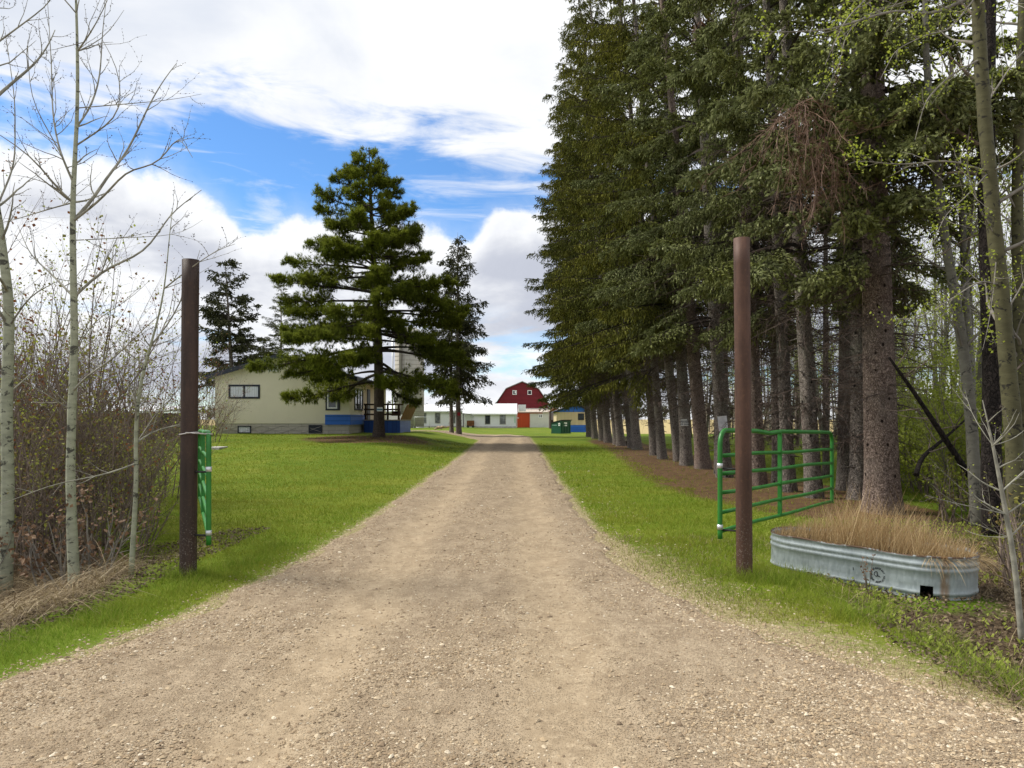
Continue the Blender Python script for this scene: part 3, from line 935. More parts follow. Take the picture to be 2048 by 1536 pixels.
# thin straw in the right ditch and around the tank
n = 5200
x = RNG.uniform(2.6, 6.5, n)
y = RNG.uniform(4.2, 10.5, n)
k = (x > 2.75 + .12 * (y - 5)) & (x < 4.4 + (y - 4.2) * .45) & (vnoise(x, y, 1.9, 12) > -.1) & ~((np.abs((x - 3.76) * .6 - (y - 7.63) * .8) < 1.2) & (np.abs((x - 3.76) * .8 + (y - 7.63) * .6) < .5))
x, y = x[k], y[k]
n = len(x)
a_ = RNG.uniform(0, 6.28, n)
ln = RNG.uniform(.2, 1.4, n)
D = nrm(np.stack([np.cos(a_) * ln, np.sin(a_) * ln, np.ones(n)], 1))
bend = np.stack([np.cos(a_) * .5, np.sin(a_) * .5, -RNG.uniform(.2, .8, n)], 1)
mb = MB()
mb.ribbons(np.stack([x, y, G(x, y)], 1), D, bend, RNG.uniform(.12, .38, n), .006, 3)
tag(mb.build('ditch_straw', M['straw']), 'dry straw and stalks in the right ditch', kind='stuff')

# short bleached blades mixed into the right verge
x = RNG.uniform(1.0, 5.4, 60000)
y = 3.8 + 7 * RNG.uniform(0, 1, 60000) ** 1.3
o = x - drive_r(y)
k = (o > 0) & (o < np.interp(y, [3.8, 5, 6.5, 8, 13], [1.0, 1.2, 1.5, 2.1, 3.0]) + .3 * vnoise(x, y, 1.9, 13)) & (RNG.uniform(0, 1, len(x)) < .22 + .2 * vnoise(x, y, 2.9, 7))
x, y = x[k], y[k]
blades('bleached_grass', M['straw'], x, y, .055, 1.0, 1.1, 'short bleached grass on the right edge of the gravel', 2)

# young weeds between the litter in the right ditch
n = 9000
x = RNG.uniform(3.0, 7.5, n)
y = RNG.uniform(4.2, 12.5, n)
k = (x > 3.0 + .1 * (y - 5)) & (x < 5.4 + (y - 4) * .45) & (vnoise(x, y, 1.5, 21) + .35 * vnoise(x, y, 4.1, 3) > .12)
k &= ~((np.abs((x - TANK_XY[0]) * .64 - (y - TANK_XY[1]) * .768) < 1.15) & (np.abs((x - TANK_XY[0]) * .768 + (y - TANK_XY[1]) * .64) < .5))
x, y = x[k], y[k]
n = len(x)
D = nrm(np.stack([RNG.normal(0, .7, n), RNG.normal(0, .7, n), RNG.uniform(.3, 1.2, n)], 1))
mb = MB()
mb.leaves(np.stack([x, y, G(x, y) + RNG.uniform(0, .07, n)], 1), D, nrm(np.cross(D, RNG.normal(0, 1, (n, 3)))), RNG.uniform(.025, .07, n), RNG.uniform(.012, .035, n))
tag(mb.build('young_weeds', M['leaf_wood']), 'young green weeds among the litter of the right ditch', kind='stuff')
# ================================================================== POSTS AND GATES
def post(label, px, base_y, top_py, Yp, lean, mat, rad):
    x0 = (px - 1024) * Yp / F
    z0 = float(G(x0, Yp))
    zt = CZ - (top_py - HZ) * Yp / F
    o = thing('gate_post', label, 'gate post', (x0, Yp, z0), 'steel pipe gate posts')
    m_ = MB()
    n = 28
    th = np.arange(n) * 2 * math.pi / n
    ks = np.linspace(0, 1, 14)
    V = [[x0 + lean * k * (zt - z0) + rad * math.cos(t_), Yp + rad * math.sin(t_), z0 - .3 * (k == 0) + k * (zt - z0)] for k in ks for t_ in th]
    # hollow top: rim and inner wall
    V += [[x0 + lean * (zt - z0) + (rad - .012) * math.cos(t_), Yp + (rad - .012) * math.sin(t_), zt] for t_ in th]
    V += [[x0 + lean * (zt - z0) + (rad - .012) * math.cos(t_), Yp + (rad - .012) * math.sin(t_), zt - .4] for t_ in th]
    rows = len(ks) + 2
    f = [[r_ * n + j, r_ * n + (j + 1) % n, (r_ + 1) * n + (j + 1) % n, (r_ + 1) * n + j] for r_ in range(rows - 1) for j in range(n)]
    m_.add(V, [f, [list(range((rows - 1) * n, rows * n))]], True)
    m_.build('pipe', mat, o)
    return o, x0, z0

postL, xL, zL = post('dark brown rusted pipe post on the left of the driveway', 376, 1155, 520, 8.08, .0085, M['rust_dark'], .088)
postR, xR, zR = post('lighter reddish brown pipe post beside the steel tank', 1489, 1150, 477, 8.12, -.0085, M['rust_light'], .086)
m_ = MB()
th = np.linspace(-2.9, 2.6, 20)
zr = 1.545
m_.tube([[xL + .026 * 0 + .096 * math.sin(q) + .012, 8.08 - .096 * math.cos(q), zr + .012 * math.sin(q * 1.3)] for q in th], .007, 6)
m_.tube([[xL + .1, 8.05, zr], [xL + .17, 8.03, zr - .004], [xL + .27, 8.06, zr - .006]], .006, 6)
m_.tube([[xL + .02, 7.975, zr + .012], [xL + .12, 7.96, zr + .004], [xL + .2, 8.0, zr + .002]], .005, 6)
tag(m_.build('rope_tie', M['rope']), 'pale rope tied around the dark post above the green gate', 'rope')

def gate(label, A, B, top0, top1, h, brace_t, post_o, px_, py_):
    """six-rail tube gate from the hinge end A to the free end B"""
    A, B = np.array(A, float), np.array(B, float)
    o = thing('farm_gate', label, 'gate', (A[0], A[1], float(G(A[0], A[1]))), 'green tube gates')
    ax = (B - A)
    Lg = np.linalg.norm(ax)
    ax = ax / Lg
    def p(s, v):
        q = A + ax * s
        zt = top0 + (top1 - top0) * s / Lg
        return [q[0], q[1], zt - h * v]
    r_ = .024
    rc = .16
    # rounded outer frame: two uprights and the top rail in one bent tube
    pts = [p(0, 1.06)] + [p(0, 1 - k / 8 * (1 - rc / h)) for k in range(0, 9)]
    pts += [[*p(rc - rc * math.cos(q), 0)[:2], p(rc - rc * math.cos(q), 0)[2] - rc + rc * math.sin(q)] for q in np.linspace(.2, math.pi / 2, 6)]
    pts += [p(s, 0 + .0) if abs(s - Lg * .33) > .3 else p(s, .022) for s in np.linspace(rc * 1.5, Lg - rc * 1.5, 10)]
    pts += [[*p(Lg - rc + rc * math.sin(q), 0)[:2], p(Lg, 0)[2] - rc + rc * math.cos(q)] for q in np.linspace(0, math.pi / 2 - .2, 6)]
    pts += [p(Lg, 1 - k / 8 * (1 - rc / h)) for k in range(8, -1, -1)] + [p(Lg, 1.01)]
    m1 = MB()
    m1.tube(pts, r_ * 1.12, 12)
    m1.build('frame', M['gate_green'], o)
    for v in (.245, .43, .615, .80, .985):
        m2 = MB()
        m2.tube([p(s, v + .006 * math.sin(s * 2.1 + v * 9)) for s in np.linspace(.02, Lg - .02, 9)], r_ * .92, 10)
        m2.build('rail', M['gate_green'], o)
    m3 = MB()
    m3.beam(p(Lg * brace_t, .0), p(Lg * brace_t, 1.0), .05, .034, up=(ax[0], ax[1], 0))
    m3.build('brace', M['gate_green'], o)
    pc = np.array([px_, py_])
    for v in (.345, .945):
        m4 = MB()
        c = np.array(p(0, v))
        m4.tube([c - [0, 0, .027], c + [0, 0, .027]], r_ * 1.35, 12)
        hg = m4.build('hinge_clamp', M['zinc'], o)
        d = np.array([pc[0] - c[0], pc[1] - c[1], 0])
        d = d / np.linalg.norm(d)
        m5 = MB()
        m5.tube([c + d * .03 - [0, 0, .03], [pc[0], pc[1], c[2] - .035]], .011, 8)
        m5.build('hinge_pin', M['black_iron'], hg)
    return o

gate('green tube gate swung open behind the steel tank', (2.28, 8.22), (5.12, 12.0), 1.575, 1.485, 1.12, .44, postR, xR, 8.12)
gate('green tube gate seen edge-on behind the dark left post', (-3.235, 8.0), (-5.25, 12.6), 1.555, 1.50, 1.13, .5, postL, xL, 8.08)

# ================================================================== STOCK TANK
TC = np.array([3.90, 8.28])
TU = np.array([.64, -.768])      # long axis, towards the viewer's right
TN = np.array([.768, .64])       # away from the viewer
TL, TW, TH = 2.18, .92, .49
tank_rot = math.atan2(TU[1], TU[0])
tz = -.13
tank = thing('stock_tank', 'oval galvanised steel stock tank full of dry straw', 'stock tank', (TC[0], TC[1], tz))
tank.rotation_euler = (0, R(1.1), tank_rot)
tank.scale = (1, 1, 1.0)
rr = TW / 2
ang = np.concatenate([np.linspace(-math.pi / 2, math.pi / 2, 26), np.linspace(math.pi / 2, 1.5 * math.pi, 26)])
ring, nor = [], []
for k, a_ in enumerate(ang):
    cxk = (TL / 2 - rr) * (1 if k < 26 else -1)
    ring.append([cxk + rr * math.cos(a_), rr * math.sin(a_)])
    nor.append([math.cos(a_), math.sin(a_)])
def dense(pts, nrs):
    P_, N_ = [], []
    for k in range(len(pts)):
        q, nq = np.array(pts[k]), np.array(nrs[k])
        q2, n2_ = np.array(pts[(k + 1) % len(pts)]), np.array(nrs[(k + 1) % len(pts)])
        st = max(1, int(np.linalg.norm(q2 - q) / .03))
        for s in range(st):
            P_.append(q + (q2 - q) * s / st)
            N_.append(nq + (n2_ - nq) * s / st)
    return np.array(P_), nrm(np.array(N_))
ring, nor = dense(ring, nor)
nr = len(ring)
prof = [(-.12, 0), (0, 0), (.03, 0), (.045, .008), (.06, .011), (.075, .008), (.085, 0), (.105, 0), (.115, .008), (.128, .010), (.14, .006), (.15, 0), (.2, .001), (.26, .001), (.32, 0), (.335, .009), (.35, .013), (.365, .009), (.378, 0),
        (.392, .009), (.407, .013), (.42, .009), (.433, 0), (.455, 0), (.468, .005), (.478, .011), (.489, .010), (.494, .003), (.489, -.004), (.45, -.008), (.30, -.008)]
dent = .010 * np.sin(ring[:, 0] * 3.1 + 1) + .006 * np.sin(ring[:, 0] * 7 + ring[:, 1] * 5)
V = []
for z_, o_ in prof:
    top = .006 * np.sin(ring[:, 0] * 9) * (z_ > .44)
    q = ring + nor * (o_ + dent[:, None] * (z_ > .02))
    V.append(np.concatenate([q, np.full((nr, 1), z_) + top[:, None]], 1))
V = np.concatenate(V)
f = []
HX = .80
for k in range(len(prof) - 1):
    for j in range(nr):
        c = (ring[j] + ring[(j + 1) % nr]) / 2
        hole_half = .052 + .15 * max(0, .2 - prof[k][0]) + .012 * math.sin(prof[k][0] * 90)
        if c[1] < -.2 and abs(c[0] - HX) < hole_half and prof[k + 1][0] < .21 and k < 14:
            continue
        f.append([k * nr + j, k * nr + (j + 1) % nr, (k + 1) * nr + (j + 1) % nr, (k + 1) * nr + j])
mm = MB()
mm.add(V, [f], True)
def tank_part(m__, name, mat, parent=None):
    me = m__.mesh(name)
    o_ = bpy.data.objects.new(name, me)
    COL.objects.link(o_)
    me.materials.append(mat)
    o_.parent = parent or tank
    return o_
wall = tank_part(mm, 'wall', M['galv'])
sm_ = MB()
sm_.add(np.concatenate([ring - nor * .012, np.full((nr, 1), .415) + .02 * np.sin(ring[:, :1] * 8)], 1), [[list(range(nr))]])
tank_part(sm_, 'soil', M['soil'])
# inner darkness behind the drain hole: packed earth set back
# emblem printed on the wall: ring of letters round a clock-like mark
em = MB()
ex, ez, eoff = .34, .232, -rr - .0115
for k in range(26):
    a_ = 2.1 - k * 2 * math.pi / 26
    if k % 9 == 8:
        continue
    ca, sa = math.cos(a_), math.sin(a_)
    rad0 = .070
    kind_ = k % 4
    bars = {0: [(-.006, -.009, -.006, .009), (-.006, .009, .004, .009), (-.006, 0, .003, 0)],
            1: [(-.006, -.009, 0, .009), (0, .009, .006, -.009), (-.003, -.002, .003, -.002)],
            2: [(-.005, -.009, -.005, .009), (.005, -.009, .005, .009), (-.005, 0, .005, 0)],
            3: [(-.005, .009, .005, .009), (0, .009, 0, -.009)]}[kind_]
    for x0_, y0_, x1_, y1_ in bars:
        def pos(lx, ly):
            px_ = ex + (rad0 + ly) * ca + lx * sa
            pz_ = ez + (rad0 + ly) * sa - lx * ca
            return [px_, eoff, pz_]
        em.beam(pos(x0_, y0_), pos(x1_, y1_), .004, .003, up=(0, 1, 0))
arc = [[ex - .010 + .024 * math.cos(q), eoff, ez + .010 + .024 * math.sin(q)] for q in np.linspace(1.35, 5.0, 16)]
em.tube(arc, .0034, 5)
em.beam([ex - .004, eoff, ez + .034], [ex - .002, eoff, ez - .004], .007, .004, up=(0, 1, 0))
em.beam([ex - .006, eoff, ez - .004], [ex + .03, eoff, ez - .016], .008, .004, up=(0, 1, 0))
em.beam([ex - .002, eoff, ez - .002], [ex + .008, eoff, ez + .004], .005, .004, up=(0, 1, 0))
e1 = -rr - .006
em.beam([ex - .254, e1, ez + .006], [ex - .254, e1, ez + .034], .006, .003, up=(0, 1, 0))
em.beam([ex - .26, e1, ez + .028], [ex - .254, e1, ez + .034], .005, .003, up=(0, 1, 0))
tank_part(em, 'printed_emblem', M['ink'], wall)
# straw standing in the tank
n = 3300
th_ = RNG.uniform(0, 6.283, n)
qx = RNG.uniform(-TL / 2 + .08, TL / 2 - .04, n)
lim = np.where(np.abs(qx) > TL / 2 - rr, np.sqrt(np.maximum(.0, rr ** 2 - (np.abs(qx) - (TL / 2 - rr)) ** 2)), rr) - .04
qy = RNG.uniform(-1, 1, n) * np.maximum(lim, .01)
hh = (1 + .45 * (RNG.uniform(0, 1, n) > .93)) * np.interp(qx, [-1.2, -.8, -.45, -.1, .35, .8, 1.2], [.10, .20, .44, .58, .50, .30, .17]) * RNG.uniform(.35, 1.15, n)
ln = RNG.uniform(0, .5, n)
D = nrm(np.stack([np.cos(th_) * ln + .05, np.sin(th_) * ln, np.ones(n)], 1))
bend = np.stack([np.cos(th_) * .12, np.sin(th_) * .12, -.05 + 0 * th_], 1)
sw = MB()
sw.ribbons(np.stack([qx, qy, np.full(n, .41)], 1), D, bend, hh, .0055, 3)
n2_ = 230       # strands spilling over the right end
a2 = RNG.uniform(-1.2, 1.0, n2_)
P = np.stack([TL / 2 - rr + (rr - .05) * np.cos(a2), (rr - .05) * np.sin(a2), np.full(n2_, .44)], 1)
D = nrm(np.stack([np.cos(a2) + RNG.normal(0, .3, n2_), np.sin(a2) + RNG.normal(0, .3, n2_), RNG.uniform(.3, 1.1, n2_)], 1))
sw.ribbons(P, D, np.stack([np.cos(a2) * .2, np.sin(a2) * .2, -RNG.uniform(.5, 1.2, n2_)], 1), RNG.uniform(.12, .32, n2_), .0065, 4)
ob = tank_part(sw, 'dry_straw', M['straw_gold'])
tag(ob, 'golden dry straw standing in the tank', kind='stuff')
ob['kind'] = 'stuff'
# dry weed stalks with a few leaves in front of the tank
def weed(label, x0, y0, h, n_, name='dry_weed'):
    z0 = float(G(x0, y0))
    o = thing(name, label, 'weed', (x0, y0, z0))
    st, lf = MB(), MB()
    for k in range(n_):
        a_ = RNG.uniform(0, 6.28)
        tip = np.array([x0 + .13 * math.cos(a_) * RNG.uniform(.2, 1), y0 + .13 * math.sin(a_) * RNG.uniform(.2, 1), z0 + h * RNG.uniform(.6, 1)])
        mid = (np.array([x0, y0, z0]) + tip) / 2 + RNG.normal(0, .012, 3)
        st.tube([[x0, y0, z0 - .02], mid, tip], [.004, .003, .002], 5)
        m0 = 9
        s = RNG.uniform(.3, 1, m0)[:, None]
        P = np.array([x0, y0, z0]) * (1 - s) + tip * s
        D = nrm(RNG.normal(0, 1, (m0, 3)))
        lf.leaves(P, D, nrm(np.cross(D, RNG.normal(0, 1, (m0, 3)))), .035, .02)
    st.build('stem', M['brown_twig'], o)
    lf.build('leaves', M['leaf_dead'], o)
weed('reddish dry weed standing in front of the tank emblem', 3.62, 7.62, .42, 4)

# ================================================================== BUILDINGS
def window(parent, lo, hi, face, frame_mat, pane_mat, fw=.08, mull=0, off=.03, bars=0):
    """face: 'y' looks at the camera (plane y = lo[1]); 'x' looks to +X (plane x = lo[0])"""
    fr = MB()
    if face == 'y':
        x0, y0, z0 = lo
        x1, _, z1 = hi
        fr.box((x0, y0 - off, z0), (x1, y0 + .02, z0 + fw))
        fr.box((x0, y0 - off, z1 - fw), (x1, y0 + .02, z1))
        for q in [x0, x1 - fw] + [x0 + (x1 - x0) * (k + 1) / (mull + 1) - fw / 2 for k in range(mull)]:
            fr.box((q, y0 - off + .002, z0 + fw), (q + fw, y0 + .018, z1 - fw))
        pn = MB().box((x0 + fw * .5, y0 - off * .35, z0 + fw * .5), (x1 - fw * .5, y0 + .012, z1 - fw * .5))
    else:
        x0, y0, z0 = lo
        _, y1, z1 = hi
        fr.box((x0 - .02, y0, z0), (x0 + off, y1, z0 + fw))
        fr.box((x0 - .02, y0, z1 - fw), (x0 + off, y1, z1))
        for q in [y0, y1 - fw] + [y0 + (y1 - y0) * (k + 1) / (mull + 1) - fw / 2 for k in range(mull)]:
            fr.box((x0 - .018, q, z0 + fw), (x0 + off - .002, q + fw, z1 - fw))
        pn = MB().box((x0 - .012, y0 + fw * .5, z0 + fw * .5), (x0 + off * .35, y1 - fw * .5, z1 - fw * .5))
    f_ = fr.build('window', frame_mat, parent)
    pn.build('pane', pane_mat, f_)
    return f_

# ---- cream house
HX0, HX1, HY0, HY1 = -17.82, -9.75, 45.0, 58.0
hz0 = .62
eave, ridge = 4.22, 5.42
hxm = (HX0 + HX1) / 2
house = thing('house', 'cream stucco house with navy roof edge behind the big pine', 'house', (hxm, HY0, .8))
mb = MB()
mb.prism([(HX0, 1.43), (HX1, 1.43), (HX1, eave), (hxm, ridge), (HX0, eave)], 1, HY0, HY1)
mb.build('wall', M['cream'], house)
mb = MB()
mb.box((HX0 + .04, HY0 + .04, .3), (HX1 - .04, HY1 - .04, 1.43))
fd = mb.build('foundation', M['foundation'], house)
mb = MB()
xs = np.arange(HX0 + .3, HX1 - 1.6, .62)
for k, x_ in enumerate(xs):
    zz = (1.10, 1.30) if k % 2 else (1.30, 1.10)
    mb.beam((x_, HY0 + .035, zz[0]), (x_ + .62, HY0 + .035, zz[1]), .02, .035, up=(0, 1, 0))
    mb.beam((x_, HY0 + .033, 2.2 - zz[0] - .02), (x_ + .62, HY0 + .033, 2.2 - zz[1] - .02), .02, .035, up=(0, 1, 0))
mb.build('diamond_trim', M['diamond'], fd)
sl = (ridge - eave) / (hxm - HX0)
ov = .55
mb = MB()
for sgn, xe in ((-1, HX0 - ov), (1, HX1 + ov)):
    ze = ridge - sl * abs(xe - hxm)
    mb.prism([(hxm, ridge + .06), (xe, ze + .06), (xe, ze + .16), (hxm, ridge + .16)], 1, HY0 - .6, HY1 + .6)
rf = mb.build('roof', M['navy_roof'], house)
mb = MB()
for sgn, xe in ((-1, HX0 - ov), (1, HX1 + ov)):
    ze = ridge - sl * abs(xe - hxm)
    mb.prism([(hxm, ridge - .1), (xe, ze - .1), (xe, ze + .14), (hxm, ridge + .14)], 1, HY0 - .65, HY0 - .602)
mb.box((HX1 + ov, HY0 - .65, eave - sl * ov - .1), (HX1 + ov + .04, HY1 + .6, eave - sl * ov + .15))
mb.build('fascia', M['navy'], rf)
mb = MB()
mb.box((HX0 + 3.2, HY0 - .05, 4.55), (HX0 + 3.8, HY0 - .002, 4.95))
mb.build('vent', M['white_frame'], house)
window(house, (-17.0, HY0, 2.92), (-15.12, 0, 3.76), 'y', M['navy'], M['curtain'], .11, 1, .05)
window(house, (-11.18, HY0, 2.22), (-10.32, 0, 3.62), 'y', M['navy'], M['glass'], .10, 0, .05)
mb = MB()
mb.box((-11.08, HY0 - .06, 2.32), (-11.0, HY0 - .052, 3.5))
mb.box((-10.56, HY0 - .06, 2.32), (-10.48, HY0 - .052, 3.5))
mb.box((-11.0, HY0 - .06, 2.32), (-10.56, HY0 - .052, 2.40))
mb.build('sash', M['white_frame'], house)
window(house, (-16.46, HY0 + .04, .84), (-15.66, 0, 1.29), 'y', M['navy'], M['curtain'], .06, 0, .06)
window(house, (-12.2, HY0 + .04, .86), (-11.4, 0, 1.34), 'y', M['navy'], M['navy'], .06, 0, .06)
window(house, (HX1, 46.35, 2.25), (0, 48.9, 3.62), 'x', M['navy'], M['glass_grey'], .1, 2, .06)
mb = MB().box((HX1 + .001, 50.4, 1.66), (HX1 + .05, 51.35, 3.7))
dr = mb.build('door', M['navy'], house)
MB().box((HX1 + .05, 50.5, 2.6), (HX1 + .09, 50.56, 2.7)).build('handle', M['zinc'], dr)
mb = MB()
mb.box((-11.2, HY0 - .07, 1.36), (HX1 + .068, HY0 - .002, 1.96))
mb.box((HX1 + .002, HY0 - .002, 1.36), (HX1 + .07, 49.9, 1.96))
mb.build('skirting', M['blue'], house)
# deck: skirt, floor, rails, slatted end
DX0, DX1, DY0, DY1 = -9.6, -7.25, 48.6, 53.6
dz = 1.66
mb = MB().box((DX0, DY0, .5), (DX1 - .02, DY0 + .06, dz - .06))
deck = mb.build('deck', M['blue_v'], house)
MB().box((DX1 - .05, DY0 + .062, .5), (DX1, DY1, dz - .06)).build('skirt', M['blue_lit_side'], deck)
MB().box((DX0, DY0 - .02, dz - .06), (DX1 + .04, DY1, dz)).build('floor', M['plank'], deck)
mb = MB()
for x_ in np.linspace(DX0 + .1, DX1 - .1, 4):
    mb.box((x_ - .06, DY0 + .02, dz), (x_ + .06, DY0 + .14, dz + .98))
for z_ in (.28, .60):
    mb.box((DX0, DY0 - .01, dz + z_), (DX1, DY0 + .018, dz + z_ + .11))
mb.box((DX0, DY0 - .04, dz + .93), (DX1 + .2, DY0 + .15, dz + 1.03))
mb.build('railing', M['rail_brown'], deck)
mb = MB()
mb.add([[DX1 - .02, DY0 + .2, dz + .02], [DX1 - .02, DY1, dz + .02], [DX1 + .42, DY1, dz + .98], [DX1 + .42, DY0 + .2, dz + .98],
        [DX1 + .03, DY0 + .2, dz + .0], [DX1 + .03, DY1, dz + .0], [DX1 + .47, DY1, dz + .96], [DX1 + .47, DY0 + .2, dz + .96]],
       [[[0, 1, 2, 3], [7, 6, 5, 4], [0, 4, 5, 1], [1, 5, 6, 2], [2, 6, 7, 3], [3, 7, 4, 0]]])
mb.build('slatted_bench_back', M['rail_orange'], deck)
mb = MB()
for s in (0, 1):
    mb.beam((DX1 - .45 - s * .2, DY0 + .6, dz + .4), (DX1 - .05, DY0 + .6, dz + .4), .04, .3)
mb.build('bench_seat', M['rail_brown'], deck)

# ---- silo
Ys = 110.0
xs_ = (819 - 1024) * Ys / F
silo = thing('silo', 'tall grey concrete silo behind the house deck', 'silo', (xs_, Ys, .3))
rs = 2.13
n = 40
th = np.arange(n) * 2 * math.pi / n
zt = 13.2
mb = MB()
mb.tube([[xs_, Ys, .1], [xs_, Ys, 6], [xs_, Ys, zt]], rs, n)
mb.build('wall', M['concrete'], silo)
mb = MB()
for z_ in np.arange(.9, zt, .62):
    mb.tube([[xs_, Ys, z_ - .02], [xs_, Ys, z_ + .02]], rs + .025, n, False)
mb.build('hoops', M['hoop'], silo)
mb = MB()
mb.tube([[xs_, Ys, zt + 2.0 * math.sin(q)] for q in np.linspace(0, 1.5, 8)], [max(.05, (rs + .1) * math.cos(q)) for q in np.linspace(0, 1.5, 8)], n)
mb.build('roof', M['concrete_plain'], silo)
mb = MB()
mb.box((xs_ - 1.15, Ys - rs - .35, .4), (xs_ - .85, Ys - rs + .5, zt))
mb.build('chute', M['hoop'], silo)
mb = MB()
mb.tube([[xs_ - rs - .35, Ys, .2], [xs_ - rs - .35, Ys, zt + 1]], .12, 8)
mb.build('filler_pipe', M['zinc'], silo)

# ---- long white buildings in front of the barn
def low_building(label, x0, x1, y0, dep, zb, ze, zr_, wins, over=.35):
    o = thing('farm_building', label, 'building', ((x0 + x1) / 2, y0, zb))
    mb_ = MB()
    mb_.box((x0, y0, zb + .35), (x1, y0 + dep, ze))
    mb_.build('wall', M['white_wall'], o)
    MB().box((x0 - .05, y0 - .05, zb - .6), (x1 + .05, y0 + dep, zb + .35)).build('foundation', M['concrete_plain'], o)
    mb_ = MB()
    ym = y0 + dep * .5
    mb_.prism([(y0 - over, ze), (ym, zr_), (y0 + dep + over, ze), (y0 + dep + over, ze + .1), (ym, zr_ + .1), (y0 - over, ze + .1)], 0, x0 - .2, x1 + .2)
    r_ = mb_.build('roof', M['white_metal'], o)
    MB().box((x0 - .2, y0 - over - .05, ze - .12), (x1 + .2, y0 - over - .003, ze + .08)).build('fascia', M['white_frame'], r_)
    for a_, b_, z0_, z1_, gm in wins:
        window(o, (a_, y0, z0_), (b_, 0, z1_), 'y', M['concrete_plain'], gm, .08, 0, .05)
    return o
def pxX(px, Yv):
    return (px - 1024) * Yv / F
def pxZ(py, Yv):
    return CZ - (py - HZ) * Yv / F
Yb = 122.0
low_building('long low white building with three grey windows, left of the twin spruces', pxX(700, Yb), pxX(926, Yb), Yb, 7, pxZ(856, Yb), pxZ(823, Yb), pxZ(810.5, 125.5),
             [(pxX(a_, Yb), pxX(b_, Yb), pxZ(847, Yb), pxZ(825, Yb), M['glass_grey']) for a_, b_ in ((841, 853), (869.5, 881), (905, 911), (770, 782))])
Yc = 118.0
wb = low_building('low white building with ribbed metal roof joined to the red barn', pxX(947, Yc), pxX(1032, Yc), Yc, 8, pxZ(857, Yc), pxZ(828, Yc), pxZ(808.5, 122),
                  [(pxX(969.5, Yc), pxX(981, Yc), pxZ(849, Yc), pxZ(830, Yc), M['glass']), (pxX(999, Yc), pxX(1012, Yc), pxZ(849, Yc), pxZ(829, Yc), M['glass_grey'])])
# the open porch at its left end
mb = MB()
mb.prism([(Yc - .35, pxZ(828, Yc)), (Yc + 4, pxZ(808.5, 122)), (Yc + 8.35, pxZ(828, Yc)), (Yc + 8.35, pxZ(828, Yc) + .1), (Yc + 4, pxZ(808.5, 122) + .1), (Yc - .35, pxZ(828, Yc) + .1)], 0, pxX(925, Yc), pxX(947, Yc) - .21)
mb.build('porch_roof', M['white_metal'], wb)
MB().box((pxX(927, Yc), Yc + 2.6, pxZ(857, Yc) - .3), (pxX(947, Yc) - .01, Yc + 2.8, pxZ(828, Yc))).build('porch_wall', M['white_wall'], wb)
MB().box((pxX(928.5, Yc), Yc, pxZ(857, Yc) - .3), (pxX(930, Yc), Yc + .12, pxZ(828, Yc))).build('porch_post', M['white_frame'], wb)
MB().box((pxX(1028.5, Yc), Yc - .06, pxZ(846, Yc)), (pxX(1031, Yc), Yc - .004, pxZ(832, Yc))).build('sign_plate', painted('pale_green', (.45, .62, .52)), wb)
MB().box((pxX(1037, Yc + 6), Yc + 5, pxZ(821.5, Yc)), (pxX(1051.5, Yc + 6), Yc + 9, pxZ(808, Yc))).build('dormer', M['white_frame'], wb)
MB().tube([(pxX(952, Yc), Yc + 3, 3.6), (pxX(952, Yc), Yc + 3, pxZ(800, Yc))], .03, 6).build('aerial', M['black_iron'], wb)

# ---- red gambrel barn
Yr = 140.0
bx = pxX(1044.5, Yr)
bw, bk = 4.75, 3.05
barn = thing('barn', 'dark red gambrel barn with two small white-framed loft windows', 'barn', (bx, Yr, 0))
ez_, kz, pz_ = pxZ(808, Yr), pxZ(778, Yr), pxZ(764, Yr)
mb = MB()
mb.prism([(bx - bw, -.3), (bx + bw, -.3), (bx + bw, ez_), (bx + bk, kz), (bx, pz_), (bx - bk, kz), (bx - bw, ez_)], 1, Yr, Yr + 18)
mb.build('wall', M['red_barn'], barn)
mb = MB()
prof_ = [(bx - bw - .5, ez_ - .12), (bx - bw, ez_ + .3), (bx - bk, kz), (bx, pz_), (bx + bk, kz), (bx + bw, ez_ + .3), (bx + bw + .5, ez_ - .12)]
for (xa, za), (xb, zb) in zip(prof_[:-1], prof_[1:]):
    mb.prism([(xa, za + .03), (xb, zb + .03), (xb, zb + .17), (xa, za + .17)], 1, Yr - .35, Yr + 18.3)
mb.build('roof', M['barn_roof'], barn)
for a_, b_ in ((1025, 1033.5), (1055, 1063.5)):
    window(barn, (pxX(a_, Yr), Yr, pxZ(789.5, Yr)), (pxX(b_, Yr), 0, pxZ(780.5, Yr)), 'y', M['white_frame'], M['glass'], .11, 0, .06)
MB().box((pxX(1029.5, Yr), Yr - .075, pxZ(787, Yr)), (pxX(1032, Yr), Yr - .065, pxZ(782, Yr))).build('broken_pane', M['white_frame'], barn)
Yl = 136.5
lean = thing('barn_annex', 'weathered white barn front with orange-red sliding door', 'barn annex', (pxX(1066, Yl), Yl, 0))
MB().box((pxX(1033, Yl), Yl, -.2), (pxX(1100, Yl), Yl + 3.4, pxZ(825, Yl))).build('wall', M['barn_wall'], lean)
MB().box((pxX(1033, Yl) - .03, Yl - .04, -.5), (pxX(1100, Yl) + .03, Yl + 3.3, -.2)).build('foundation', M['concrete_plain'], lean)
mb = MB()
mb.prism([(Yl - .3, pxZ(825, Yl)), (Yl + 3.45, pxZ(817, Yl)), (Yl + 3.45, pxZ(817, Yl) + .12), (Yl - .3, pxZ(825, Yl) + .12)], 0, pxX(1036, Yl), pxX(1102, Yl))
mb.build('roof', M['beige_roof'], lean)
dd = MB().box((pxX(1034.5, Yl), Yl - .1, -.12), (pxX(1059.5, Yl), Yl - .012, pxZ(827, Yl))).build('door', M['red_door'], lean)
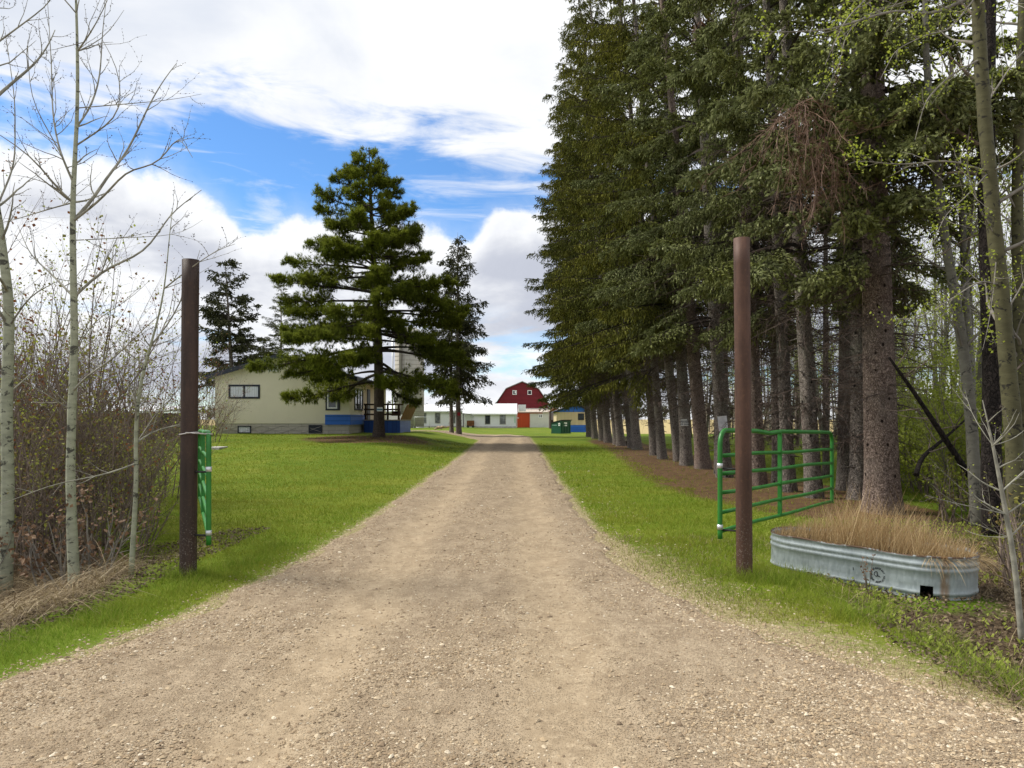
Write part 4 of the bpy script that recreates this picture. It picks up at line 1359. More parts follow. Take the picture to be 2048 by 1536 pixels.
MB().box((pxX(1034.5, Yl), Yl - .16, pxZ(826.8, Yl)), (pxX(1085, Yl), Yl - .02, pxZ(824.8, Yl))).build('door_rail', M['red_trim'], lean)
MB().box((pxX(1033, Yl), Yl - .15, pxZ(836.6, Yl)), (pxX(1038, Yl), Yl - .102, pxZ(835.4, Yl))).build('handle', M['white_frame'], dd)
window(lean, (pxX(1077.5, Yl), Yl, pxZ(836, Yl)), (pxX(1085, Yl), 0, pxZ(828, Yl)), 'y', M['white_frame'], M['glass'], .12, 1, .06)

# ---- brown outbuilding with a pale panel, between barn and blue shed
Yo = 112.0
ob_ = thing('outbuilding', 'narrow dark brown outbuilding with a grey panel beside the barn annex', 'shed', (pxX(1107, Yo), Yo, .2))
MB().box((pxX(1100.5, Yo), Yo, -.1), (pxX(1118, Yo), Yo + 4, pxZ(823, Yo))).build('wall', M['brown_board'], ob_)
mb = MB()
mb.prism([(pxX(1099, Yo), pxZ(823, Yo)), (pxX(1119, Yo), pxZ(823, Yo)), (pxX(1109, Yo), pxZ(815, Yo))], 1, Yo - .2, Yo + 4.2)
mb.build('roof', M['rust_sheet'], ob_)
MB().box((pxX(1102.5, Yo), Yo - .06, pxZ(840, Yo)), (pxX(1110, Yo), Yo - .003, pxZ(825, Yo))).build('panel', M['grey_door'], ob_)

# ---- tan and blue shed
Yh = 84.0
shed = thing('shed', 'tan shed with bright blue gable and blue skirting behind the dumpster', 'shed', (pxX(1150, Yh), Yh, .2))
sx0, sx1 = pxX(1113, Yh), pxX(1186, Yh)
MB().box((sx0, Yh, pxZ(850, Yh)), (sx1, Yh + 6, pxZ(824, Yh))).build('wall', M['tan_shed'], shed)
MB().box((sx0 - .03, Yh - .03, -.1), (sx1 + .03, Yh + 6, pxZ(850, Yh))).build('skirting', M['blue'], shed)
sm = (sx0 + sx1) / 2
mb = MB()
mb.prism([(sx0, pxZ(824, Yh)), (sx1, pxZ(824, Yh)), (sm, pxZ(810, Yh))], 1, Yh - .02, Yh + 6)
mb.build('gable', M['blue'], shed)
mb = MB()
for xe in (sx0 - .3, sx1 + .3):
    mb.prism([(sm, pxZ(810, Yh) + .02), (xe, pxZ(825, Yh)), (xe, pxZ(825, Yh) + .12), (sm, pxZ(810, Yh) + .15)], 1, Yh - .3, Yh + 6.3)
mb.build('roof', M['navy'], shed)
window(shed, (pxX(1156, Yh), Yh, pxZ(840, Yh)), (pxX(1168, Yh), 0, pxZ(827, Yh)), 'y', M['navy'], M['glass'], .1, 1, .05)

# ---- long brown shed behind the thicket
Yk = 38.0
ks_ = thing('long_shed', 'long low dark brown shed with pale roof behind the left thicket', 'shed', (pxX(160, Yk), Yk, .7))
MB().box((pxX(-60, Yk), Yk, .3), (pxX(318, Yk), Yk + 5, pxZ(826, Yk))).build('wall', M['brown_board'], ks_)
mb = MB()
mb.prism([(Yk - .4, pxZ(826, Yk)), (Yk + 5.4, pxZ(812, Yk)), (Yk + 5.4, pxZ(812, Yk) + .1), (Yk - .4, pxZ(826, Yk) + .1)], 0, pxX(-65, Yk), pxX(325, Yk))
mb.build('roof', M['white_metal'], ks_)

# ================================================================== SMALL THINGS BY THE HOUSE AND YARD
# dumpster: two visible faces, the lid sloping towards the front
Yd_ = 72.0
dxc, dzc = pxX(1122, Yd_), float(G(4.7, Yd_))
dm = thing('dumpster', 'green steel dumpster with black lid beside the spruce row', 'dumpster', (dxc, Yd_, dzc))
dm.rotation_euler = (0, 0, R(45))
def local(m__, name, mat, parent, bevel=0):
    me = m__.mesh(name)
    o_ = bpy.data.objects.new(name, me)
    COL.objects.link(o_)
    me.materials.append(mat)
    o_.parent = parent
    return o_
# local axes: -Y face (front right in view), -X face (front left in view); near corner at origin
Wd, Ld, H1, H2 = 1.42, 1.25, 1.06, 1.32
mb = MB()
mb.add([[0, 0, .1], [Wd, 0, .1], [Wd, Ld, .1], [0, Ld, .1], [0, 0, H2], [Wd, 0, H2], [Wd, Ld, H1], [0, Ld, H1]],
       [[[0, 3, 2, 1], [0, 1, 5, 4], [1, 2, 6, 5], [2, 3, 7, 6], [3, 0, 4, 7], [4, 5, 6, 7]]])
for x_ in (.12, .5, .92, 1.3):
    mb.box((x_ - .03, -.05, .15), (x_ + .03, -.002, H2 - .28))
mb.box((-.04, -.04, .06), (Wd + .04, Ld + .02, .14))
mb.box((-.03, -.03, H2 - .12), (Wd + .03, -.002, H2 - .05))
local(mb, 'body', M['dumpster'], dm)
mb = MB()
mb.add([[-.06, -.12, H2 + .01], [Wd + .1, -.12, H2 + .01], [Wd + .1, Ld + .1, H1 + .0], [-.06, Ld + .1, H1 + .0],
        [-.06, -.12, H2 + .07], [Wd + .1, -.12, H2 + .07], [Wd + .1, Ld + .1, H1 + .06], [-.06, Ld + .1, H1 + .06]],
       [[[0, 3, 2, 1], [4, 5, 6, 7], [0, 1, 5, 4], [1, 2, 6, 5], [2, 3, 7, 6], [3, 0, 4, 7]]])
local(mb, 'lid', M['lid'], dm)
mb = MB().box((.42, -.03, .98), (.86, -.006, 1.14))
mb.box((.42, -.03, .78), (.86, -.006, .90))
local(mb, 'label', M['sticker'], dm)
mb = MB()
mb.prism([(.1, .80), (.32, .80), (.32, .9), (.12, .9)], 0, -.02, -.004)
mb.prism([(.04, .96), (.2, 1.1), (.34, 1.06), (.34, .94)], 0, -.02, -.004)
local(mb, 'arrow_sticker', M['sticker'], dm)
mb = MB().box((-.02, .5, .82), (-.004, 1.1, .9))
local(mb, 'lettering_strip', painted('faded_lettering', (.2, .33, .27)), dm)

# wheeled pipe frame in front of the white building
Yq = 100.0
fq = thing('pipe_frame', 'thin white pipe frame standing before the white building', 'frame', (pxX(842, Yq), Yq, .35))
zb_ = pxZ(856, Yq)
mb = MB()
xa, xb, zt_ = pxX(828.5, Yq), pxX(859, Yq), pxZ(834, Yq)
mb.tube([(xa, Yq, zb_), (xa, Yq, zt_), (xb, Yq, zt_), (xb, Yq, zb_)], .035, 8)
mb.tube([(xa - .15, Yq, zb_ + .1), (xb + .15, Yq, zb_ + .1)], .03, 8)
mb.build('frame', M['zinc'], fq)
for x_ in (xa, xb):
    mb = MB()
    mb.tube([(x_ - .03, Yq - .05, zb_ + .12), (x_ + .03, Yq - .05, zb_ + .12)], .16, 12)
    mb.build('wheel', M['black_iron'], fq)
# heap of split logs
Yw = 92.0
for k in range(14):
    x_ = pxX(872 + 32 * RNG.uniform(0, 1), Yw)
    yy_ = Yw + RNG.uniform(-.6, .6)
    z_ = float(G(x_, yy_)) + .12 + .5 * RNG.uniform(0, 1) * max(0, 1 - abs(x_ - pxX(892, Yw)) / 1.0)
    a_ = RNG.uniform(-.7, .7)
    L_ = RNG.uniform(.4, .75)
    o_ = thing('log', 'pale split log in the heap beside the twin spruces', 'log', (x_, yy_, z_ - .1), 'split logs heaped on the lawn')
    m1 = MB()
    d_ = np.array([math.cos(a_), math.sin(a_) * .5, RNG.normal(0, .25)])
    m1.tube([np.array([x_, yy_, z_]) - d_ * L_ / 2, np.array([x_, yy_, z_]) + d_ * L_ / 2], RNG.uniform(.06, .1), 7)
    m1.build('bark_and_wood', M['wood_pile'], o_)
# rusty crate in the porch, wheels beside it
Yp_ = 117.0
cr = thing('cart', 'rusty brown box cart under the white porch', 'cart', (pxX(941, Yp_), Yp_, .2))
MB().box((pxX(933.5, Yp_), Yp_, pxZ(853, Yp_)), (pxX(948, Yp_), Yp_ + 1, pxZ(841, Yp_))).build('box', M['rust_sheet'], cr)
for q in (936, 946):
    MB().tube([(pxX(q, Yp_), Yp_ - .06, pxZ(853.5, Yp_)), (pxX(q, Yp_), Yp_ - .01, pxZ(853.5, Yp_))], .22, 14).build('wheel', M['black_iron'], cr)
MB().beam((pxX(932, Yp_), Yp_ + .3, pxZ(853, Yp_)), (pxX(930, Yp_), Yp_ + .1, pxZ(847, Yp_)), .05, .05).build('handle', M['zinc'], cr)
# white machinery glimpsed through the deck rails
Ym = 70.0
mc = thing('trailer', 'white trailer glimpsed through the deck railing', 'trailer', (pxX(786, Ym), Ym, .6))
MB().box((pxX(765, Ym), Ym, pxZ(846, Ym)), (pxX(806, Ym), Ym + 2, pxZ(829, Ym))).build('body', M['white_frame'], mc)
for q in (772, 800):
    MB().tube([(pxX(q, Ym), Ym - .2, pxZ(847, Ym)), (pxX(q, Ym), Ym - .01, pxZ(847, Ym))], .34, 16).build('wheel', M['black_iron'], mc)
# bench between the trunks
Yn = 41.5
bn = thing('plank_bench', 'weathered plank bench between two spruce trunks', 'bench', (pxX(1247, Yn), Yn, .15))
b0, b1 = pxX(1239, Yn), pxX(1257, Yn)
mb = MB().box((b0, Yn, pxZ(875.5, Yn)), (b1, Yn + .35, pxZ(873, Yn)))
mb.build('seat', M['plank'], bn)
MB().box((b0 - .02, Yn - .03, pxZ(882, Yn)), (b1 + .02, Yn + .02, pxZ(877, Yn))).build('apron', M['plank'], bn)
for q in (b0 + .06, b1 - .1):
    MB().box((q, Yn + .03, .05), (q + .06, Yn + .3, pxZ(876, Yn))).build('leg', M['brown_board'], bn)
Yt = 64.0
bt = thing('tree_stump_table', 'small dark table with pale top at the far end of the spruces', 'table', (pxX(1185, Yt), Yt, .3))
MB().box((pxX(1177, Yt), Yt - .3, pxZ(860.8, Yt)), (pxX(1192, Yt), Yt + .3, pxZ(859.4, Yt))).build('top', M['plank'], bt)
MB().box((pxX(1182, Yt), Yt - .15, .2), (pxX(1187, Yt), Yt + .15, pxZ(860.8, Yt))).build('leg', M['brown_board'], bt)
# pale slab on the lawn
Ysl = 31.5
sb = MB()
x0_ = pxX(420, Ysl)
zz_ = float(G(x0_, Ysl))
sb.box((pxX(421, Ysl), Ysl - .5, zz_ - .05), (pxX(447, Ysl), Ysl + .5, zz_ + .07))
tag(sb.build('concrete_slab', M['concrete_plain'], None, .02), 'flat pale concrete slab lying on the lawn below the house', 'slab')
# ================================================================== CONIFERS
def trunk_mesh(mb_, H, r0, n=16, flare=.35, bend=None, seed=0, top=.02, rows=22, pw=.85):
    ks = np.concatenate([np.linspace(0, .06, 5)[:-1], np.linspace(.06, 1, rows)])
    z = ks * H
    r = r0 * ((1 - ks) ** pw + top) * (1 + flare * np.exp(-z / .28))
    b = np.zeros((len(ks), 2)) if bend is None else bend(ks)
    th = np.arange(n) * 2 * math.pi / n
    wob = 1 + .045 * np.sin(th * 3 + seed)[None] * np.cos(ks * 17 + seed)[:, None] + .04 * np.sin(th * 5 + seed * 2)[None] + .10 * np.exp(-z / .2)[:, None] * np.sin(th * 5 + seed)[None]
    z[0] = -.25
    mb_.tube(np.stack([b[:, 0], b[:, 1], z], 1), r, n, False, True, wob)

def spruce(name, seed, H, zb, Rm, r0, needle, barkm, whorl=.34, per=5.5, shoot=(.13, .022), hang=.35, dens=.10, droop=.42,
           start=.3, dead=(1.6, 4.2, 60), prof=.8, fuzz=False, ztop=None, twl=.3, gaps=0.0, bulge=.85, weep=0.0, extra=()):
    """a spruce as trunk + limbs + crown (+ dead lower twigs); returns the Empty at the base"""
    rg = np.random.default_rng(seed)
    o = thing(name, 'spruce', 'spruce tree')
    tb = MB()
    bx_, by_ = rg.normal(0, .12, 2)
    bend = lambda k: np.stack([bx_ * np.sin(k * 5 + seed), by_ * np.sin(k * 4 + 1)], 1) * k[:, None] * .8
    trunk_mesh(tb, H, r0, 16, .4, bend, seed)
    # stubs of broken branches
    ns = 60
    zz = rg.uniform(.6, zb + 2.5, ns)
    aa = rg.uniform(0, 6.28, ns)
    rt = r0 * (1 - zz / H) ** .85
    P0 = np.stack([np.cos(aa) * rt * .8, np.sin(aa) * rt * .8, zz], 1)
    P1 = P0 + np.stack([np.cos(aa), np.sin(aa), rg.normal(-.1, .3, ns)], 1) * rg.uniform(.05, .22, ns)[:, None]
    tb.segs(P0, P1, .018, .010, 5)
    tb.build('trunk', barkm, o)
    LA, LB, LR0, LR1 = [], [], [], []
    SP, SD, SL, SR = [], [], [], []
    DA, DB = [], []
    z = zb
    todo = list(extra)
    while z < H * .985:
        h = (z - zb) / (H - zb)
        wm = rg.uniform(.74, 1.18)
        nbr = rg.poisson(per * (1 - .35 * h))
        for kb in range(nbr + len(todo)):
            a_ = rg.uniform(0, 6.283)
            zz = z + rg.uniform(-.15, .15)
            fixed = kb >= nbr
            if fixed:
                a_, zz = todo[kb - nbr][:2]
            h = np.clip((zz - zb) / (H - zb), 0, 1)
            L = Rm * (1 - h) ** prof * rg.uniform(.55, 1.2) * wm * (bulge + (1 - bulge) * min(1, h / .35)) + .12
            if fixed:
                L = todo[kb - nbr][2]
            if gaps and math.sin(a_ * 2 + zz * 1.1 + seed) + math.sin(zz * 2.3 + a_ + seed * 2) < -2 + gaps * 4 - 0.9:
                continue
            up = .05 + .55 * h + rg.normal(0, .06)
            dr = droop * (1 - .75 * h)
            tt = np.linspace(0, 1, 8)
            hd = np.array([math.cos(a_), math.sin(a_), 0])
            bl = bend(np.array([zz / H]))[0]
            crv = lambda t_: np.outer(np.atleast_1d(t_) * L, hd) + np.stack([0 * np.atleast_1d(t_) + bl[0], 0 * np.atleast_1d(t_) + bl[1], zz + L * (up * np.atleast_1d(t_) - dr * np.atleast_1d(t_) ** 2 + .42 * dr * np.atleast_1d(t_) ** 3.5)], 1)
            pts = crv(tt)
            rb = .012 + .010 * L
            LA.append(pts[:-1])
            LB.append(pts[1:])
            LR0.append(rb * (1 - tt[:-1] * .85))
            LR1.append(rb * (1 - tt[1:] * .85))
            if ztop and zz > ztop and rg.uniform() < .45:
                continue
            nt = max(4, int(L / dens))
            t_ = np.sqrt(rg.uniform(start ** 2 * (1 - .6 * h), 1, nt))
            base = crv(t_)
            fw = nrm(crv(np.minimum(t_ + .03, 1.03)) - base)
            side = np.cross(hd, [0, 0, 1.0]) * rg.choice([-1, 1], nt)[:, None]
            hg = hang * rg.uniform(.3, 1.6, nt)
            TD = nrm(fw * rg.uniform(.45, .95, nt)[:, None] + side * rg.uniform(.25, 1.0, nt)[:, None] + np.stack([0 * hg, 0 * hg, -hg], 1))
            tl = (twl + .26 * L * (1 - t_)) * rg.uniform(.55, 1.2, nt)
            tl = np.minimum(tl, 1.1)
            LA.append(base)
            LB.append(base + TD * tl[:, None] + np.array([0, 0, -.08]) * tl[:, None])
            LR0.append(np.full(nt, .007))
            LR1.append(np.full(nt, .003))
            # shoots along each twig
            sp = shoot[0] * .52
            m_ = int(math.ceil(1.1 / sp))
            sidx = np.arange(m_) * sp
            ok = sidx[None] < tl[:, None]
            s2 = np.broadcast_to(sidx[None], ok.shape)
            P = base[:, None] + TD[:, None] * s2[..., None] + np.array([0, 0, -.08]) * (s2 ** 2 / np.maximum(tl[:, None], .01))[..., None]
            D = TD[:, None] * .8 + rg.normal(0, .5, P.shape) + np.array([0, 0, -.12 * hang * 2 - weep])
            P, D = P[ok], nrm(D[ok])
            SP.append(P)
            SD.append(D)
            SL.append(shoot[0] * rg.uniform(.65, 1.25, len(P)))
            SR.append(shoot[1] * rg.uniform(.75, 1.25, len(P)))
        todo = []
        z += whorl * rg.uniform(.75, 1.25)
    lb = MB()
    lb.segs(np.concatenate(LA), np.concatenate(LB), np.concatenate(LR0), np.concatenate(LR1), 3)
    lb.build('limbs', M['limb'], o)
    SP, SD, SL, SR = map(np.concatenate, (SP, SD, SL, SR))
    cb = MB()
    if fuzz:
        near = SP[:, 2] < (ztop or 99)
        cb.spindles(SP, SD, SL, np.where(near, SR * .85, SR), 3, .42)
        Pn, Dn, Ln, Rn = SP[near], SD[near], SL[near], SR[near]
        uu, vv = frames(Dn)
        for k in range(7):
            q = rg.uniform(0, 6.28, len(Pn))
            s = rg.uniform(.1, .95, len(Pn))
            rad = uu * np.cos(q)[:, None] + vv * np.sin(q)[:, None]
            cb.needles(Pn + Dn * (Ln * s)[:, None], nrm(rad + Dn * .75), Rn * 1.6, .0085)
    else:
        cb.spindles(SP, SD, SL, SR, 3, .42)
    cb.build('crown', needle, o)
    if dead:
        z0, z1, nd = dead
        A, B, r_a = [], [], []
        for _ in range(nd):
            a_ = rg.uniform(0, 6.283)
            zz = rg.uniform(z0, z1)
            L = rg.uniform(.5, 2.3) * (.5 + .5 * (zz - z0) / (z1 - z0))
            d = np.array([math.cos(a_), math.sin(a_), rg.normal(-.12, .18)])
            p = np.array([math.cos(a_) * r0 * .6, math.sin(a_) * r0 * .6, zz])
            segs_ = 5
            for k in range(segs_):
                q = p + d * L / segs_
                A.append(p)
                B.append(q)
                r_a.append(.014 * (1 - k / segs_) + .004)
                for _k in range(4):
                    pb = p + (q - p) * rg.uniform()
                    dd_ = nrm(d * .5 + rg.normal(0, .7, 3) + np.array([0, 0, -.35]))
                    l2 = rg.uniform(.12, .5)
                    A.append(pb)
                    B.append(pb + dd_ * l2)
                    r_a.append(.004)
                p = q
                d = d + rg.normal(0, .08, 3) + np.array([0, 0, -.05])
        db = MB()
        r_a = np.array(r_a)
        db.segs(np.array(A), np.array(B), r_a, r_a * .6, 3)
        db.build('dead_branches', M['dead_twig'], o)
    return o

def place(o, x, y, s=1.0, rz=0.0, lean=(0, 0), label=None, group=None, sink=.02, sz=None):
    o.location = (x, y, float(G(x, y)) - sink)
    o.scale = (s, s, sz or s)
    o.rotation_euler = (lean[1], lean[0], rz) if rz == 0 else (Matrix.Rotation(lean[0], 3, 'Y') @ Matrix.Rotation(lean[1], 3, 'X') @ Matrix.Rotation(rz, 3, 'Z')).to_euler()
    if label:
        o['label'] = label
    if group:
        o['group'] = group
    return o

blue1 = spruce('spruce_tree', 11, 21, 4.5, 3.2, .285, M['needle_blue'], M['bark_red'], .62, 6.2, (.12, .030), .50, .036, .45, .12, (2.0, 6.5, 70), .7, True, 11.5,
               extra=[(R(203 + 11 * (k * 7 % 5 - 2)), 4.75 + .33 * k, 1.35 + .42 * (k * 3 % 4)) for k in range(17)])
blue2 = spruce('spruce_tree', 23, 21, 4.5, 3.6, .185, M['needle_blue'], M['bark_spruce'], .72, 4.6, (.12, .030), .55, .036, .5, .4, (1.8, 7, 80), .7, True, 13.5, gaps=.06)
sparse = spruce('spruce_tree', 37, 20, 5.2, 2.2, .165, M['needle_dark'], M['bark_spruce'], .6, 2.6, (.15, .022), .35, .16, .4, .35, (1.2, 8.5, 130), .7, False, 12, gaps=.2)
olive1 = spruce('spruce_tree', 41, 24, 4.8, 3.9, .205, M['needle_olive'], M['bark_spruce'], .62, 6.4, (.17, .021), .8, .048, .42, .3, (1.6, 5.5, 60), .8, weep=.35)
olive2 = spruce('spruce_tree', 59, 25.5, 3.7, 4.2, .215, M['needle_olive'], M['bark_spruce'], .70, 6.6, (.19, .024), .85, .052, .45, .3, (1.5, 5, 50), 1.0, bulge=.85, weep=.35)
dark1 = spruce('spruce_tree', 67, 24.5, 3.2, 4.9, .215, M['needle_dark'], M['bark_spruce'], .66, 7.0, (.22, .029), .65, .075, .32, .25, None, .95, bulge=.72)

RG_ = 'mature spruces planted in a row along the driveway'
ROW = [  # prototype, x, y, radial scale, height scale, rotation, lean, label
    (blue1, 6.72, 13.6, 1.0, 1.0, .6, (-.02, 0), 'thickest spruce with bare reddish bark right behind the straw-filled tank'),
    (sparse, 7.22, 15.6, 1.15, 1.0, 2.1, (.0, 0), 'grey spruce partly hidden behind the left side of the thickest reddish trunk'),
    (sparse, 7.80, 17.6, .9, 1.0, .3, (.0, 0), 'thin dark spruce just left of the grey trunk beside the thickest one'),
    (blue2, 6.45, 16.0, .92, 1.0, 4.0, (-.06, 0), 'grey leaning spruce seen through the right half of the open gate'),
    (sparse, 6.38, 17.3, .92, 1.05, 1.3, (-.045, 0), 'grey spruce leaning left just right of the gate brace'),
    (sparse, 6.95, 19.6, .85, 1.0, 5.1, (-.02, 0), 'slim grey spruce directly behind the gate brace'),
    (blue1, 6.22, 18.9, .62, .95, 3.4, (-.05, 0), 'grey spruce just right of the reddish brown gate post'),
    (sparse, 6.52, 20.5, .9, 1.0, 2.6, (-.02, 0), 'spruce mostly hidden by the reddish brown gate post'),
    (blue2, 6.12, 21.6, 1.1, 1.0, .9, (-.06, 0), 'spruce with a white paper notice pinned to its leaning trunk'),
    (sparse, 6.22, 22.7, .6, .95, 3.9, (-.01, 0), 'very thin spruce touching the left side of the trunk with the paper notice'),
    (blue1, 6.25, 24.5, .82, 1.0, 5.4, (-.085, 0), 'spruce between the paper notice and the dog warning sign'),
    (olive1, 6.08, 26.1, 1.0, 1.0, .4, (-.055, 0), 'spruce carrying the white BEWARE OF DOG sign'),
    (olive1, 6.3, 28.3, .9, 1.02, 2.2, (-.10, 0), 'spruce next beyond the tree with the dog warning sign'),
    (olive2, 5.98, 29.8, .8, .97, 4.4, (-.09, 0), 'second spruce beyond the tree with the dog warning sign'),
    (blue2, 6.05, 31.9, .95, 1.02, 1.0, (-.07, 0), 'bluish spruce just right of the plank bench'),
    (olive1, 6.05, 36.2, 1.05, 1.0, 5.6, (-.10, 0), 'spruce just left of the plank bench'),
    (olive2, 6.18, 38.4, 1.0, 1.0, .2, (-.12, 0), 'second spruce left of the plank bench'),
    (olive1, 5.95, 40.8, 1.1, 1.0, 3.1, (-.11, 0), 'third spruce left of the plank bench'),
    (olive2, 6.1, 43.4, 1.05, 1.02, 2.0, (-.09, 0), 'fourth spruce left of the plank bench'),
    (olive1, 5.95, 46.2, 1.15, 1.0, 1.1, (-.09, 0), 'fourth spruce from the far end of the row'),
    (olive2, 6.0, 49.4, 1.1, 1.0, 5.0, (-.10, 0), 'third spruce from the far end of the row'),
    (dark1, 6.0, 54.0, 1.0, 1.05, .7, (-.09, 0), 'second spruce from the far end, beside the small dark table'),
    (dark1, 6.2, 60.0, 1.06, .97, 3.3, (-.085, 0), 'farthest spruce of the row, its crown outlined against the sky by the dumpster'),
]
used = set()
for pr, x_, y_, s_, sz_, rz_, ln_, lb_ in ROW:
    o = pr if pr.name not in used else dup(pr)
    used.add(pr.name)
    place(o, x_, y_, s_, rz_, ln_, lb_, RG_, .05, sz_)
tree_notice = next(o for o in bpy.data.objects if o.get('label', '').startswith('spruce with a white paper'))
tree_dog = next(o for o in bpy.data.objects if o.get('label', '').startswith('spruce carrying'))

# a second loose row behind, seen between the trunks
for x_, y_, s_, rz_, k in ((9.6, 30.0, .7, 1.0, 'behind the dog sign'), (10.4, 36.5, .75, 2.0, 'behind the bench'), (9.2, 25.0, .6, 3.3, 'behind the paper notice'), (9.0, 21.5, .55, 4.1, 'beyond the far end of the open gate')):
    o = dup(sparse)
    place(o, x_, y_, s_, rz_, (0, 0), 'sparse dark spruce set back from the row, ' + k, 'sparse spruces behind the row', .05, .8)

# hanging dead branch, reddish brown, in the crown of the trunk with the notice
def dead_bundle(x0, y0, z0, L, n_, mat, name, parent, spread, seed, limb=None):
    rg = np.random.default_rng(seed)
    A, B, r_ = [], [], []
    for _ in range(n_):
        p = np.array([x0, y0, z0]) + rg.normal(0, .12, 3)
        d = nrm(np.array([rg.normal(0, spread), rg.normal(0, spread), -.6 + rg.normal(0, .35)]))
        l = L * rg.uniform(.5, 1)
        for k in range(7):
            q = p + d * l / 7
            A.append(p); B.append(q); r_.append(.008 * (1 - k / 9))
            for _k in range(5):
                dd_ = nrm(d + rg.normal(0, .7, 3))
                pb = p + (q - p) * rg.uniform()
                A.append(pb); B.append(pb + dd_ * rg.uniform(.06, .26)); r_.append(.0035)
            p = q
            d = nrm(d + rg.normal(0, .16, 3) + np.array([0, 0, -.14]))
    if limb is not None:
        q0, q1 = np.array(limb, float), np.array([x0, y0, z0])
        for k in range(6):
            A.append(q0 + (q1 - q0) * k / 6); B.append(q0 + (q1 - q0) * (k + 1) / 6); r_.append(.026 - .003 * k)
    b = MB()
    r_ = np.array(r_)
    b.segs(np.array(A), np.array(B), r_, r_ * .6, 3)
    me = b.mesh(name)
    Mi = (Matrix.Translation(parent.location) @ parent.rotation_euler.to_matrix().to_4x4() @ Matrix.Diagonal((*parent.scale, 1))).inverted()
    me.transform(Mi)
    me.materials.append(mat)
    o_ = bpy.data.objects.new(name, me)
    COL.objects.link(o_)
    o_.parent = parent
    return o_
near_lean = next(o for o in bpy.data.objects if o.get('label', '').startswith('thickest spruce'))
xx, yy, zz = at(1600, 215, 11.2)
o = dead_bundle(xx, yy, zz, 1.75, 26, M['dead_red'], 'dead_bough', near_lean, .42, 5, (6.65, 13.55, 6.0))
o['label'] = 'hanging dead reddish bough'
xx, yy, zz = at(1640, 300, 11.5)
o = dead_bundle(xx, yy, zz, 1.5, 18, M['dead_red'], 'dead_bough', near_lean, .3, 8, (6.65, 13.55, 5.4))
o['label'] = 'second hanging dead reddish bough'

tree_mid = next(o for o in bpy.data.objects if o.get('label', '').startswith('spruce between the paper'))
xx, yy, zz = at(1400, 45, 21.6)
o = dead_bundle(xx, yy, zz, 1.1, 22, M['leaf_rust'], 'dead_bough', tree_mid, .12, 12, (6.0, 24.2, zz - 1.2))
o['label'] = 'small rust-orange dead tip'

